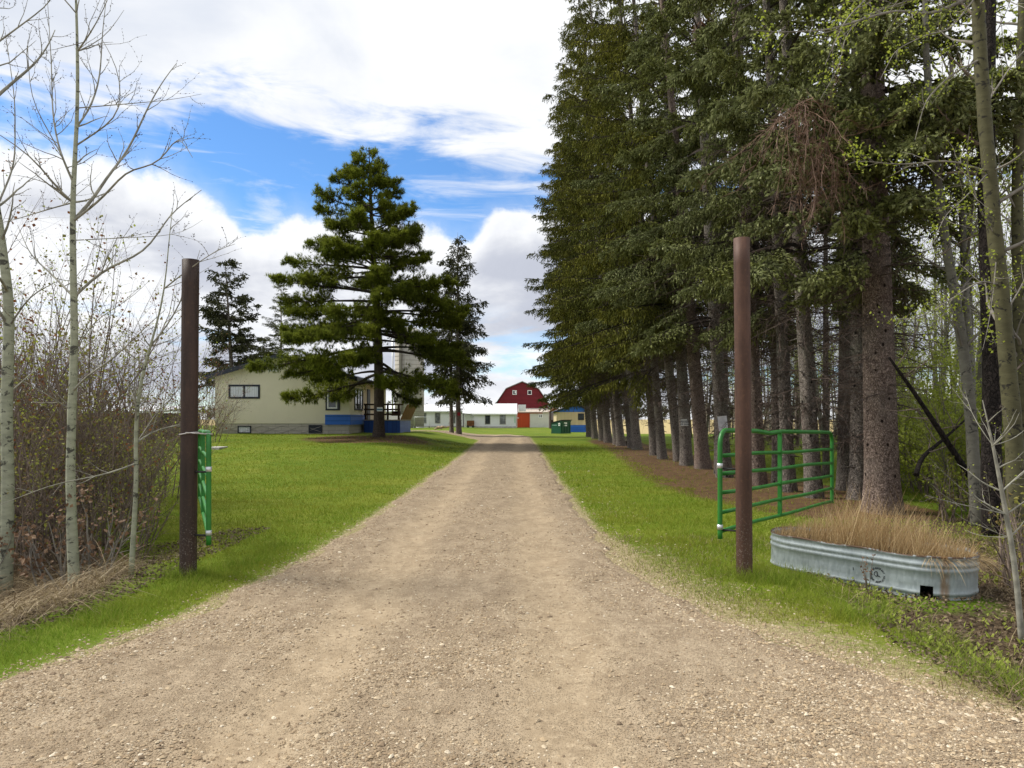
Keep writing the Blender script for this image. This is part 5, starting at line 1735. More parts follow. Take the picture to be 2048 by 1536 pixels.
# ---- big pine on the lawn
def pine(seed, H, r0):
    rg = np.random.default_rng(seed)
    o = thing('pine_tree', 'big layered pine standing alone on the lawn before the house', 'pine tree')
    tb = MB()
    bend = lambda k: np.stack([.42 * (k - .1) * -1 + .10 * np.sin(k * 5), .05 * np.sin(k * 7)], 1)
    trunk_mesh(tb, H, r0, 18, .35, bend, seed, .03, pw=.8)
    tb.build('trunk', M['bark_pine'], o)
    # silhouette half-width by height
    zk = [2.2, 3.0, 4.0, 5.2, 6.5, 7.8, 8.8, 9.8, 10.8, 11.6, 12.5, 13.3, 14.2, 15.0, 15.5]
    wk = [5.2, 5.8, 6.0, 5.8, 5.5, 5.1, 4.3, 3.6, 3.4, 3.1, 2.55, 1.7, 1.1, .6, .3]
    A, B, ra, rb = [], [], [], []
    TP, TD = [], []
    z = 3.3
    while z < H * .985:
        h = z / H
        nb = rg.integers(4, 7) if z < 12 else rg.integers(3, 6)
        a0 = rg.uniform(0, 6.28)
        for k in range(nb):
            a_ = a0 + k * 6.283 / nb + rg.normal(0, .25)
            zz = z + rg.uniform(-.4, .4)
            up = -.02 + .5 * max(0, h - .25) + rg.normal(0, .07)
            tipz = zz + .2
            L = np.interp(tipz, zk, wk) * rg.uniform(.62, 1.05) * (1.0 - .10 * math.cos(a_))
            dr = .56 * (1 - h) ** 1.3
            bl = bend(np.array([zz / H]))[0]
            hd = np.array([math.cos(a_), math.sin(a_), 0])
            def crv(t_):
                t_ = np.atleast_1d(t_)
                return np.outer(t_ * L, hd) + np.stack([bl[0] + .10 * np.sin(t_ * 5 + k), bl[1] + .1 * np.sin(t_ * 4 + 2 * k), zz + L * (up * t_ - dr * t_ ** 2 + .62 * dr * t_ ** 3)], 1)
            tt = np.linspace(0, 1, 9)
            pts = crv(tt)
            r_b = .022 + .0125 * L
            A.append(pts[:-1]); B.append(pts[1:])
            ra.append(r_b * (1 - .88 * tt[:-1])); rb.append(r_b * (1 - .88 * tt[1:]))
            ns = max(6, int(L * 14))
            t_ = np.sqrt(rg.uniform(.13 if h < .6 else .03, 1, ns))
            base = crv(t_)
            fw = nrm(crv(t_ + .02) - base)
            side = np.cross(hd, [0, 0, 1.0]) * rg.choice([-1, 1], ns)[:, None]
            sd_ = nrm(fw * .7 + side * rg.uniform(.1, 1.05, ns)[:, None] + np.stack([np.zeros(ns), np.zeros(ns), rg.uniform(-.5, .75, ns)], 1))
            sl_ = (.36 + .27 * L * (1 - t_)) * rg.uniform(.6, 1.25, ns)
            tip = base + sd_ * sl_[:, None]
            A.append(base); B.append(tip)
            ra.append(np.full(ns, .012)); rb.append(np.full(ns, .007))
            nf = 8
            s = rg.uniform(.35, 1.0, (ns, nf))
            s[:, 0] = 1
            P = base[:, None] + sd_[:, None] * (sl_[:, None] * s)[..., None] + rg.normal(0, .055, (ns, nf, 3))
            TP.append(P.reshape(-1, 3))
            TD.append(nrm(np.broadcast_to(sd_[:, None], P.shape) + rg.normal(0, .35, P.shape) + np.array([0, 0, .45])).reshape(-1, 3))
        z += rg.uniform(.34, .62)
    lb = MB()
    lb.segs(np.concatenate(A), np.concatenate(B), np.concatenate(ra), np.concatenate(rb), 5)
    lb.build('limbs', M['limb'], o)
    TP, TD = np.concatenate(TP), np.concatenate(TD)
    cb = MB()
    for k in range(13):
        D = nrm(TD * .75 + rg.normal(0, .62, TD.shape))
        cb.needles(TP, D, rg.uniform(.13, .25, len(TP)), .034)
    cb.build('crown', M['needle_pine'], o)
    return o
pn = pine(5, 15.4, .29)
pn.location = (pine_xy[0] - .0, pine_xy[1], float(G(*pine_xy)) - .06)

# ---- twin thin spruces by the driveway bend
twin_a = spruce('spruce_tree', 83, 13.6, 3.6, 2.0, .16, M['needle_far'], M['bark_spruce'], .34, 6.5, (.24, .042), 1.0, .10, .5, .3, (2.0, 5, 20), .7, twl=.35)
place(twin_a, pxX(903.5, 61), 61.0, 1, .5, (-.01, 0), 'shorter trunk of the two thin drooping spruces by the driveway bend')
twin_b = spruce('spruce_tree', 97, 16.2, 3.3, 2.9, .21, M['needle_far'], M['bark_spruce'], .34, 7.5, (.24, .042), 1.0, .10, .5, .3, (1.5, 4, 30), .62, twl=.35)
place(twin_b, pxX(917.5, 60), 60.0, 1, 2.0, (-.012, 0), 'taller thin drooping spruce with a red sign on its trunk by the driveway bend')
# ---- spruces behind the house
back_a = spruce('spruce_tree', 101, 15.2, 4.6, 3.0, .24, M['needle_far'], M['bark_spruce'], .5, 8.0, (.26, .05), .6, .08, .25, .3, (4.5, 7.5, 60), .55, twl=.4)
place(back_a, pxX(469, 64), 64.0, 1.0, 1.0, (-.05, 0), 'sparse grey-green spruce rising behind the left end of the house', None, .05, .98)
back_b = dup(dark1)
place(back_b, pxX(562, 66), 66.0, .70, 2.2, (0, 0), 'dark spruce tip showing left of the big pine above the house roof', None, .05, .56)
back_c = dup(back_a)
place(back_c, pxX(528, 74), 74.0, .8, 4.0, (0, 0), 'low faint spruce behind the house between the two darker spruces', None, .05, .62)

# ================================================================== SIGNS ON TRUNKS
def trunk_sign(label, px, py, Yv, w_, h_, mat, name, cat, tilt=0.0, warp=0.0):
    x_, y_, z_ = at(px, py, Yv)
    o_ = thing(name, label, cat, (x_, y_, z_))
    rot = Matrix.Rotation(tilt, 3, 'Y')
    b = MB()
    n = 8
    for sgn in (0,):
        V, f = [], []
        for dy_ in (0, .006):
            for i in range(n + 1):
                for j in range(n + 1):
                    u_, v_ = i / n - .5, j / n - .5
                    q = rot @ Vector((u_ * w_, dy_ - warp * (u_ * u_ + .6 * u_ * v_), v_ * h_))
                    V.append([x_ + q.x, y_ + q.y, z_ + q.z])
        m1 = (n + 1) ** 2
        for i in range(n):
            for j in range(n):
                a_ = i * (n + 1) + j
                f.append([a_, a_ + n + 1, a_ + n + 2, a_ + 1])
                f.append([m1 + a_, m1 + a_ + 1, m1 + a_ + n + 2, m1 + a_ + n + 1])
        for i in range(n):
            for a_, b_ in ((i * (n + 1), (i + 1) * (n + 1)), ((i + 1) * (n + 1) + n, i * (n + 1) + n), (n * (n + 1) + i, n * (n + 1) + i + 1), (i + 1, i)):
                f.append([a_, b_, b_ + m1, a_ + m1])
        b.add(V, [f])
    b.build('panel', mat, o_)
    return o_
UPR = Matrix.Rotation(R(90), 3, 'X').to_euler()
Ys1 = 25.78
s1 = trunk_sign('white BEWARE OF DOG sign with black letters nailed to a trunk', 1369, 844.5, Ys1, .262, .24, M['sign_white'], 'warning_sign', 'sign')
x_, y_, z_ = at(1369, 844.5, Ys1)
grey_l = painted('grey_letters', (.22, .21, .2))
MB().box((x_ - .131, y_ - .004, z_ + .045), (x_ + .131, y_ - .0015, z_ + .12)).build('header_band', grey_l, s1)
MB().box((x_ - .115, y_ - .007, z_ + .062), (x_ + .085, y_ - .005, z_ + .098)).build('header_strip', M['sign_white'], s1)
text_mesh('BEWARE', .070, 'lettering', M['ink'], s1, Vector((x_, y_ - .004, z_ + .005)), UPR, .0015, .98)
text_mesh('OF DOG!', .070, 'lettering', M['ink'], s1, Vector((x_ + .004, y_ - .004, z_ - .070)), UPR, .0015, .98)
Yn1 = 21.15
s2 = trunk_sign('curling white paper notice pinned to a leaning trunk behind the gate', 1445.5, 847, Yn1, .26, .42, M['paper'], 'paper_notice', 'notice', R(-6), .03)
x_, y_, z_ = at(1445.5, 847, Yn1)
faint = painted('faint_print', (.45, .45, .5))
b = MB()
for k in range(7):
    b.box((x_ - .07 + .006 * k, y_ - .009, z_ + .10 - k * .032), (x_ + .06 + .004 * k, y_ - .0075, z_ + .105 - k * .032))
b.build('print', faint, s2)
x_, y_, z_ = at(759.5, 818.5, 39.62)
s3 = trunk_sign('small white and blue sign on the trunk of the big pine', 759.5, 818.5, 39.6, .30, .21, M['sign_white'], 'property_sign', 'sign')
MB().box((x_ - .15, 39.592, z_ - .06), (x_ + .15, 39.598, z_ + .035)).build('blue_band', M['sign_blue'], s3)
b = MB()
for k in range(5):
    b.box((x_ - .11 + k * .045, 39.588, z_ - .03), (x_ - .08 + k * .045, 39.591, z_ + .005))
b.build('lettering', M['navy'], s3)
s4 = trunk_sign('small dark red sign on the taller thin spruce', 917.8, 828, 59.7, .24, .26, M['sign_red'], 'red_sign', 'sign')
# ================================================================== BROADLEAF TREES AND SHRUBS
def grow(rg, p, d, L, r, lvl, prm, out, tips):
    ns = prm['nseg'][lvl]
    l = L / ns
    pts = [p]
    dirs = []
    for k in range(ns):
        d = nrm(d + rg.normal(0, prm['wander'][lvl], 3) + np.array([0, 0, prm['up'][lvl]]))
        q = p + d * l
        out.append((p, q, r * (1 - prm['taper'] * k / ns), r * (1 - prm['taper'] * (k + 1) / ns), lvl))
        p = q
        pts.append(p)
        dirs.append(d)
    tips.append((p, d, lvl))
    if lvl + 1 >= len(prm['nseg']):
        return
    n = max(1, int(prm['nch'][lvl] * L)) if prm['per_m'] else prm['nch'][lvl]
    for _ in range(n):
        s = rg.uniform(prm['start'][lvl], .98)
        k = min(int(s * ns), ns - 1)
        b = pts[k] + (pts[k + 1] - pts[k]) * (s * ns - k)
        dd = dirs[k]
        a_ = rg.uniform(0, 6.283)
        u_, v_ = frames(dd[None])
        rad = u_[0] * math.cos(a_) + v_[0] * math.sin(a_)
        ang = prm['ang'][lvl] * rg.uniform(.7, 1.3)
        cd_ = nrm(dd * math.cos(ang) + rad * math.sin(ang))
        cl = L * prm['ratio'][lvl] * (1.15 - s * .75) * rg.uniform(.6, 1.25)
        grow(rg, b, cd_, cl, min(r * (1 - prm['taper'] * s) * .62, prm['rmax'][lvl + 1]), lvl + 1, prm, out, tips)

def seg_mesh(out, n=5, lv=None):
    m_ = MB()
    for lvl, nn in ((0, max(n, 8)), (1, n), (2, 4), (3, 3), (4, 3)):
        s = [q for q in out if q[4] == lvl and (lv is None or lvl in lv)]
        if s:
            m_.segs(np.array([q[0] for q in s]), np.array([q[1] for q in s]), np.array([q[2] for q in s]), np.array([q[3] for q in s]), nn)
    return m_

def scatter_leaves(rg, out, lvls, per, size, spread=.05, w_=.75, clump=1.0):
    s = [q for q in out if q[4] in lvls]
    if clump < 1:
        s = [q for q in s if rg.uniform() < clump]
    if not s:
        return None
    A = np.array([q[0] for q in s])
    B = np.array([q[1] for q in s])
    n = len(A) * per
    i = rg.integers(0, len(A), n)
    t_ = rg.uniform(0, 1, n)[:, None]
    P = A[i] * (1 - t_) + B[i] * t_ + rg.normal(0, spread, (n, 3))
    D = nrm(rg.normal(0, 1, (n, 3)) + np.array([0, 0, -.2]))
    N_ = nrm(np.cross(D, rg.normal(0, 1, (n, 3))))
    m_ = MB()
    L = size * rg.uniform(.6, 1.35, n)
    m_.leaves(P, D, N_, L, L * w_)
    return m_

def path_trunk(pts, radii, seed=0, n=12):
    """smooth tube through a few points"""
    P = np.array(pts, float)
    s = np.concatenate([[0], np.cumsum(np.linalg.norm(np.diff(P, axis=0), axis=1))])
    q = np.linspace(0, s[-1], max(12, int(s[-1] * 5)))
    sm = np.stack([np.interp(q, s, P[:, k]) for k in range(3)], 1)
    for _ in range(3):
        sm[1:-1] = (sm[:-2] + 2 * sm[1:-1] + sm[2:]) / 4
    rr_ = np.interp(q, s, radii)
    rg = np.random.default_rng(seed)
    wob = 1 + .05 * rg.normal(0, 1, (len(q), n)) * .6
    m_ = MB()
    m_.tube(sm, rr_, n, True, True, wob)
    return m_, sm, rr_

BR = dict(nseg=[7, 6, 4], nch=[3.6, 4.4, 0], per_m=True, start=[.2, .12, .1], ang=[.75, .85, .8], ratio=[.42, .42, .4],
          wander=[.10, .13, .16], up=[.06, .05, .04], taper=.82, rmax=[.05, .012, .005])

def traced_aspen(name, label, group, trunk_px, Yv, radii, boughs, mat, twig_mat, seed, autob=10, z_from=.25, leaf=None, leaf_per=2, leaf_sz=.03, zdepth=.0, blen=1.5, buds=True, leaf_name='leaf', side=None, leaf_spread=.04, clump=1.0):
    """a real tree with its trunk following the bends seen in the photo, boughs spread in depth too"""
    rg = np.random.default_rng(seed)
    P = [list(at(px, py, Yv + zdepth * k)) for k, (px, py) in enumerate(trunk_px)]
    x0, y0 = P[0][0], P[0][1]
    P[0][2] = float(G(x0, y0)) - .06
    o = thing(name, label, 'aspen tree', (x0, y0, float(G(x0, y0))), group)
    m_, sm, rr_ = path_trunk(P, radii, seed)
    m_.build('trunk', mat, o)
    allout, tips = [], []
    def bough_part():
        allout.extend(out)
        seg_mesh(out).build('bough', twig_mat, o)
    for bpx, r_, dep in boughs:
        out = []
        Q = [np.array(at(px, py, Yv + dep * k / max(1, len(bpx) - 1))) for k, (px, py) in enumerate(bpx)]
        # start on the trunk itself
        j = np.argmin(np.linalg.norm(sm - Q[0], axis=1))
        Q[0] = sm[j]
        s = np.concatenate([[0], np.cumsum([np.linalg.norm(b - a_) for a_, b in zip(Q[:-1], Q[1:])])])
        nq = max(6, int(s[-1] / .12))
        qs = np.linspace(0, s[-1], nq)
        C_ = np.stack([np.interp(qs, s, np.array(Q)[:, k]) for k in range(3)], 1)
        for _ in range(3):
            C_[1:-1] = (C_[:-2] + 2 * C_[1:-1] + C_[2:]) / 4
        for k in range(nq - 1):
            out.append((C_[k], C_[k + 1], r_ * (1 - .85 * k / nq), r_ * (1 - .85 * (k + 1) / nq), 0))
        tot = s[-1]
        for _ in range(int(tot * 5.5)):
            k = rg.integers(int(nq * .12), nq - 1)
            d0 = nrm(C_[k + 1] - C_[k])
            dd = nrm(d0 * .8 + rg.normal(0, .55, 3) + np.array([0, 0, .25]))
            grow(rg, C_[k], dd, rg.uniform(.15, .6) * (1.2 - .6 * k / nq), r_ * .4 * (1 - .8 * k / nq) + .0016, 1, BR, out, tips)
        bough_part()
    nz = len(sm)
    for _ in range(autob):
        k = rg.integers(int(nz * z_from), nz - 1)
        a_ = rg.uniform(0, 6.283) if side is None else rg.normal(side, .7)
        dd = nrm(np.array([math.cos(a_), math.sin(a_), rg.uniform(.35, 1.1)]))
        out = []
        grow(rg, sm[k], dd, blen * rg.uniform(.4, 1.0) * (1.1 - .5 * k / nz), rr_[k] * .28 + .004, 0, BR, out, tips)
        bough_part()
    out = allout
    if buds:
        b = MB()
        s = [q for q in out if q[4] >= 1]
        nb = len(s)
        i = np.arange(nb)
        A = np.array([q[1] for q in s])
        D = nrm(np.array([q[1] - q[0] for q in s]) + rg.normal(0, .4, (nb, 3)) * .05)
        b.spindles(A, nrm(D), .022 * rg.uniform(.6, 1.4, nb), .0042, 4)
        b.build('buds', M['bud'], o)['kind'] = 'stuff'
    if leaf:
        lm = scatter_leaves(rg, out, (1, 2), leaf_per, leaf_sz, leaf_spread, .8, clump)
        if lm:
            lm.build(leaf_name, M[leaf], o)
    return o

AG = 'bare young aspens at the left edge'
traced_aspen('aspen_sapling', 'tallest bare aspen with pale green trunk standing in the dead grass left of the post', AG,
             [(150, 1172), (141, 1000), (142, 850), (150, 680), (146, 540), (145, 430), (146, 370), (152, 290), (156, 180), (154, 60), (150, -60), (150, -200)], 8.3,
             [.062, .050, .044, .039, .034, .030, .026, .022, .018, .014, .010, .005],
             [([(146, 425), (190, 395), (215, 350), (240, 325), (262, 290), (300, 205), (330, 155), (352, 128)], .020, .9),
              ([(262, 292), (245, 230), (238, 130), (205, 80)], .010, -.4), ([(300, 205), (345, 200), (403, 188)], .007, .3),
              ([(152, 445), (195, 405), (225, 375), (255, 335), (310, 335), (340, 300), (355, 262), (385, 315)], .014, -.7),
              ([(148, 585), (210, 535), (285, 510), (315, 470), (340, 425), (370, 405), (403, 380)], .017, .6),
              ([(315, 472), (365, 470), (405, 440)], .006, .2),
              ([(141, 790), (175, 750), (225, 720), (290, 655), (330, 620)], .012, -.8),
              ([(143, 600), (100, 545), (60, 510), (35, 450)], .013, .9),
              ([(146, 420), (112, 385), (85, 330), (50, 300), (0, 270)], .014, -.6),
              ([(145, 355), (118, 300), (105, 230), (103, 130), (95, 0)], .013, .7),
              ([(150, 400), (90, 420), (30, 440), (-20, 450)], .009, .4),
              ([(150, 360), (125, 310), (60, 200), (55, 80)], .008, -.5),
              ([(155, 240), (180, 220), (200, 160), (205, 60), (215, -20)], .012, .6),
              ([(156, 100), (190, 55), (215, 0)], .010, -.4), ([(156, 100), (205, 85), (248, 20)], .006, .3),
              ([(150, 690), (185, 640), (260, 600), (300, 560)], .007, .5), ([(140, 830), (95, 790), (50, 760), (0, 740)], .008, -.6)],
             M['aspen'], M['pale_twig'], 3, 10, .45, None, blen=1.0)
traced_aspen('aspen_sapling', 'bare aspen at the very left edge leaning out of frame', AG,
             [(12, 1120), (16, 960), (12, 800), (20, 640), (14, 560), (2, 480), (-12, 380), (-22, 250), (-40, 60), (-60, -200)], 9.0,
             [.075, .068, .063, .059, .053, .047, .040, .031, .022, .009],
             [([(-12, 200), (30, 160), (70, 130), (98, 90), (110, 60)], .022, .7), ([(98, 90), (110, 0), (112, -60)], .012, .3),
              ([(12, 640), (60, 590), (120, 560)], .012, -.5), ([(-5, 400), (30, 330), (30, 200), (10, 60)], .012, .6), ([(14, 800), (70, 740), (130, 690)], .010, .8)],
             M['aspen'], M['pale_twig'], 9, 12, .4, None, blen=1.3)
traced_aspen('aspen_sapling', 'slender bare aspen between the tallest aspen and the dark post', AG,
             [(262, 1160), (268, 1040), (275, 960), (270, 880), (273, 810), (288, 720), (300, 700), (322, 620), (334, 560), (336, 480), (345, 420)], 8.2,
             [.030, .026, .024, .021, .019, .016, .013, .010, .007, .005, .003],
             [([(273, 885), (300, 862), (362, 848)], .012, .5), ([(272, 830), (268, 770), (270, 720)], .01, -.3), ([(300, 700), (345, 640), (380, 560), (395, 520), (400, 500)], .010, .4),
              ([(334, 560), (375, 540), (440, 495), (470, 488)], .008, -.5), ([(334, 590), (380, 560), (425, 530)], .005, .4), ([(262, 945), (200, 955), (120, 962), (0, 1010)], .010, -.8),
              ([(275, 900), (330, 800), (420, 700)], .005, 1.0)],
             M['aspen'], M['pale_twig'], 15, 8, .35, None, blen=.8)
traced_aspen('aspen_sapling', 'thin pale sapling in front of the dark leaning trunk at the right edge', 'young aspens at the right edge',
             [(2046, 1245), (2030, 1120), (2014, 1040), (2000, 960), (1988, 900), (1978, 850), (1965, 800)], 6.3,
             [.026, .022, .019, .016, .012, .007, .003],
             [([(2004, 985), (2060, 930), (2110, 900)], .008, .4), ([(2010, 1045), (1950, 1015), (1880, 1000), (1850, 990)], .006, -.4), ([(1990, 905), (2030, 880), (2060, 850)], .005, .3),
              ([(1985, 880), (1940, 830), (1930, 780)], .004, .3), ([(2018, 1080), (1960, 1075), (1930, 1060)], .004, .4)],
             M['pale_twig'], M['pale_twig'], 21, 8, .3, 'leaf_spring', 1, .018, blen=.5, clump=.4)

# ---- right foreground aspens with spring leaves
RA = 'tall aspens at the right edge'
traced_aspen('aspen_tree', 'tall olive-barked aspen leaning at the right edge, nearest of the wood', RA,
             [(2036, 1040), (2030, 900), (2014, 720), (2004, 600), (1990, 470), (1978, 340), (1966, 200), (1958, 60), (1954, -80), (1950, -400)], 9.6,
             [.125, .105, .098, .093, .088, .084, .080, .077, .074, .04],
             [([(1958, -20), (1860, 30), (1790, 20), (1720, 40), (1660, 60), (1560, 65), (1500, 60)], .022, -1.6),
              ([(1790, -30), (1730, 30), (1690, 70), (1680, 130), (1640, 200)], .012, -1.2),
              ([(1975, 330), (1900, 320), (1800, 330), (1710, 320), (1695, 330)], .014, -1.0),
              ([(2000, 560), (1960, 560), (1900, 600), (1830, 640), (1790, 640)], .012, -1.2),
              ([(1962, 120), (1900, 150), (1850, 200), (1830, 280)], .012, -.9), ([(1965, 200), (2030, 120), (2090, 60)], .014, .8),
              ([(1980, 360), (2040, 320), (2090, 250)], .014, -.7), ([(1990, 470), (1960, 420), (1930, 330), (1940, 250)], .010, -.8),
              ([(2004, 620), (2050, 560), (2080, 470)], .012, .7), ([(1978, 330), (1925, 400), (1890, 430), (1860, 500)], .010, -1.4),
              ([(1995, 520), (1985, 600), (1975, 660), (1965, 700)], .008, -.8), ([(1956, 0), (1900, 60), (1850, 70), (1790, 100), (1760, 160)], .012, -1.8),
              ([(1954, -80), (1850, -60), (1750, -20), (1690, 40), (1650, 130)], .016, -2.0), ([(1956, -40), (2010, 0), (2060, 20)], .012, -.8)],
             M['aspen_olive'], M['grey_twig'], 31, 10, .3, 'leaf_spring', 2, .034, blen=2.2, buds=False, clump=.72, leaf_spread=.06)
traced_aspen('aspen_tree', 'very dark trunk right behind the olive-barked aspen', RA,
             [(1985, 1000), (1982, 880), (1985, 720), (1978, 560), (1974, 400), (1972, 250), (1976, 100), (1980, -100), (1980, -350)], 11.0,
             [.15, .13, .125, .125, .12, .11, .10, .08, .04],
             [([(1982, 800), (2030, 740), (2080, 700)], .02, .6), ([(1976, 470), (1920, 480), (1870, 520)], .016, .6), ([(1974, 350), (1920, 340), (1870, 350)], .03, .5)],
             M['dark_bark'], M['brown_twig'], 37, 10, .35, 'leaf_spring', 2, .034, blen=2.0, buds=False, clump=.4)
traced_aspen('aspen_tree', 'slender grey aspen midway between the reddish spruce trunk and the olive aspen', RA,
             [(1955, 1000), (1945, 880), (1935, 760), (1915, 620), (1890, 480), (1872, 340), (1858, 200), (1850, 60), (1850, -150)], 12.0,
             [.10, .09, .082, .076, .068, .06, .054, .046, .02],
             [([(1890, 480), (1840, 430), (1790, 420)], .014, .6), ([(1900, 560), (1950, 500), (1990, 420)], .014, .8), ([(1862, 240), (1900, 150), (1930, 60)], .016, -.6), ([(1858, 200), (1810, 150), (1790, 60)], .012, -.6)],
             M['aspen_grey'], M['grey_twig'], 41, 12, .3, 'leaf_spring', 2, .036, blen=2.2, buds=False, clump=.65)
traced_aspen('aspen_tree', 'olive aspen rising along the right border', RA,
             [(2052, 1000), (2044, 800), (2038, 600), (2034, 400), (2040, 200), (2046, 0), (2050, -300)], 11.5,
             [.10, .09, .085, .08, .07, .06, .03],
             [([(2038, 600), (1990, 560), (1960, 500)], .014, .6), ([(2036, 420), (2000, 350), (1990, 250)], .012, -.5), ([(2040, 220), (2010, 120), (2000, 20)], .012, .5)],
             M['aspen_olive'], M['grey_twig'], 43, 12, .25, 'leaf_spring', 2, .036, blen=2.0, buds=False, clump=.5)
# fallen dark trunk leaning through the wood, and one crossing it
def fallen(label, pxs, Yv, r_, dep):
    P = [at(px, py, Yv + dep * k) for k, (px, py) in enumerate(pxs)]
    x0, y0 = P[0][0], P[0][1]
    o = thing('fallen_trunk', label, 'fallen trunk', (x0, y0, P[0][2]))
    m_, sm, rr_ = path_trunk(P, [r_, r_ * .8, r_ * .6, r_ * .35][:len(P)] if len(P) <= 4 else np.linspace(r_, r_ * .3, len(P)), 3, 8)
    m_.build('wood', M['dark_bark'], o)
    out, tips = [], []
    rg = np.random.default_rng(int(pxs[0][0]))
    for _ in range(8):
        k = rg.integers(int(len(sm) * .3), len(sm) - 1)
        grow(rg, sm[k], nrm(rg.normal(0, .6, 3) + np.array([0, 0, .4])), rg.uniform(.4, 1.2), .012, 0, BR, out, tips)
    seg_mesh(out).build('twigs', M['brown_twig'], o)
fallen('dark dead trunk leaning to the left against the big reddish spruce', [(1945, 960), (1885, 870), (1825, 780), (1778, 715)], 12.6, .055, -.15)
fallen('crooked dark limb crossing the leaning dead trunk', [(1832, 950), (1840, 915), (1880, 885), (1930, 840)], 12.4, .045, .25)

# ---- aspen wood behind the row: each tree a copy of a few prototypes
AW = dict(nseg=[12, 6, 4], nch=[2.0, 3.4, 0], per_m=True, start=[.38, .15, .1], ang=[.7, .8, .8], ratio=[.22, .45, .4],
          wander=[.035, .13, .16], up=[.03, .06, .05], taper=.86, rmax=[.2, .03, .010])
def wood_tree(seed, H, r0, leafm, per, sz, barkm, clump):
    rg = np.random.default_rng(seed)
    o = thing('aspen_tree', 'slender', 'aspen tree')
    out, tips = [], []
    grow(rg, np.array([0, 0, -.1]), nrm(np.array([rg.normal(0, .05), rg.normal(0, .05), 1])), H, r0, 0, AW, out, tips)
    P = [out[0][0]] + [q[1] for q in out if q[4] == 0]
    rr_ = [out[0][2] * 1.15] + [q[3] for q in out if q[4] == 0]
    m_, _, _ = path_trunk(P, rr_, seed, 7)
    m_.build('trunk', barkm, o)
    seg_mesh(out, 4, (1, 2)).build('boughs', M['grey_twig'], o)
    lm = scatter_leaves(rg, out, (1, 2), per, sz, .12, .8, clump)
    lm.build('crown', M[leafm], o)
    return o
protos = [wood_tree(201, 11, .095, 'leaf_wood', 3, .075, M['aspen_grey'], .38), wood_tree(207, 13, .12, 'leaf_wood', 3, .07, M['aspen_grey'], .32),
          wood_tree(211, 9, .07, 'leaf_wood', 4, .075, M['aspen_olive'], .42), wood_tree(217, 12, .085, 'leaf_wood', 2, .08, M['aspen_grey'], .35), wood_tree(223, 7, .05, 'leaf_spring', 5, .07, M['aspen_olive'], .7)]
rg = np.random.default_rng(77)
WG = 'slender aspens of the wood behind the spruces'
cnt = 0
pu = set()
pts_w = []
while cnt < 132:
    yv = rg.uniform(14, 62)
    xv = rg.uniform(8.5, .78 * yv + 2)
    if xv < 12.5 and yv > 15:
        continue
    if 15 < yv < 36 and xv < 10 + (yv - 15) * .35:      # the mown clearing behind the row
        continue
    if any((xv - a_) ** 2 + (yv - b_) ** 2 < .55 for a_, b_ in pts_w):
        continue
    pts_w.append((xv, yv))
    pr = protos[rg.integers(0, 5)]
    o = pr if pr.name not in pu else dup(pr)
    pu.add(pr.name)
    s_ = rg.uniform(.8, 1.25)
    place(o, xv, yv, s_, rg.uniform(0, 6.28), (rg.normal(0, .045), rg.normal(0, .045)), 'slender aspen with thin spring leaves in the wood behind the spruces', WG, .1, s_ * rg.uniform(.9, 1.2))
    cnt += 1

# shrubs: a few prototypes, many copies
SH = dict(nseg=[7, 5, 4], nch=[4.4, 6.0, 0], per_m=True, start=[.12, .1, .1], ang=[.6, .75, .8], ratio=[.42, .5, .4],
          wander=[.11, .16, .2], up=[.05, .04, .03], taper=.85, rmax=[.05, .008, .0035])
def shrub(seed, n_, H, twig, leaves_, spread, name='shrub', r0=.017):
    rg = np.random.default_rng(seed)
    o = thing(name, 'shrub', 'shrub')
    out, tips = [], []
    for _ in range(n_):
        a_ = rg.uniform(0, 6.283)
        rr_ = spread * .4 * math.sqrt(rg.uniform())
        d = nrm(np.array([math.cos(a_) * rg.uniform(.05, .8) * spread, math.sin(a_) * rg.uniform(.05, .8) * spread, 1.5]))
        grow(rg, np.array([rr_ * math.cos(a_), rr_ * math.sin(a_), -.05]), d, H * rg.uniform(.55, 1.05), r0 * rg.uniform(.6, 1.3), 0, SH, out, tips)
    seg_mesh(out, 4).build('stems', M[twig], o)
    for lf, per, sz, cl in leaves_:
        lm = scatter_leaves(rg, out, (1, 2), per, sz, .05, .75, cl)
        if lm:
            lm.build('leaves', M[lf], o)
    return o
sh_a = shrub(301, 11, 3.6, 'brown_twig', [('leaf_mixed', 1, .045, .24), ('leaf_spring', 1, .03, .12)], 1.3)
sh_b = shrub(307, 10, 4.1, 'brown_twig', [('leaf_rust', 1, .045, .16), ('leaf_spring', 1, .03, .14)], 1.2)
sh_c = shrub(311, 13, 2.4, 'brown_twig', [('leaf_mixed', 1, .045, .3)], 1.2)
sh_d = shrub(313, 15, 1.5, 'grey_twig', [('leaf_dead', 2, .06, .35)], 1.0)
LG = 'twiggy shrubs of the left thicket'
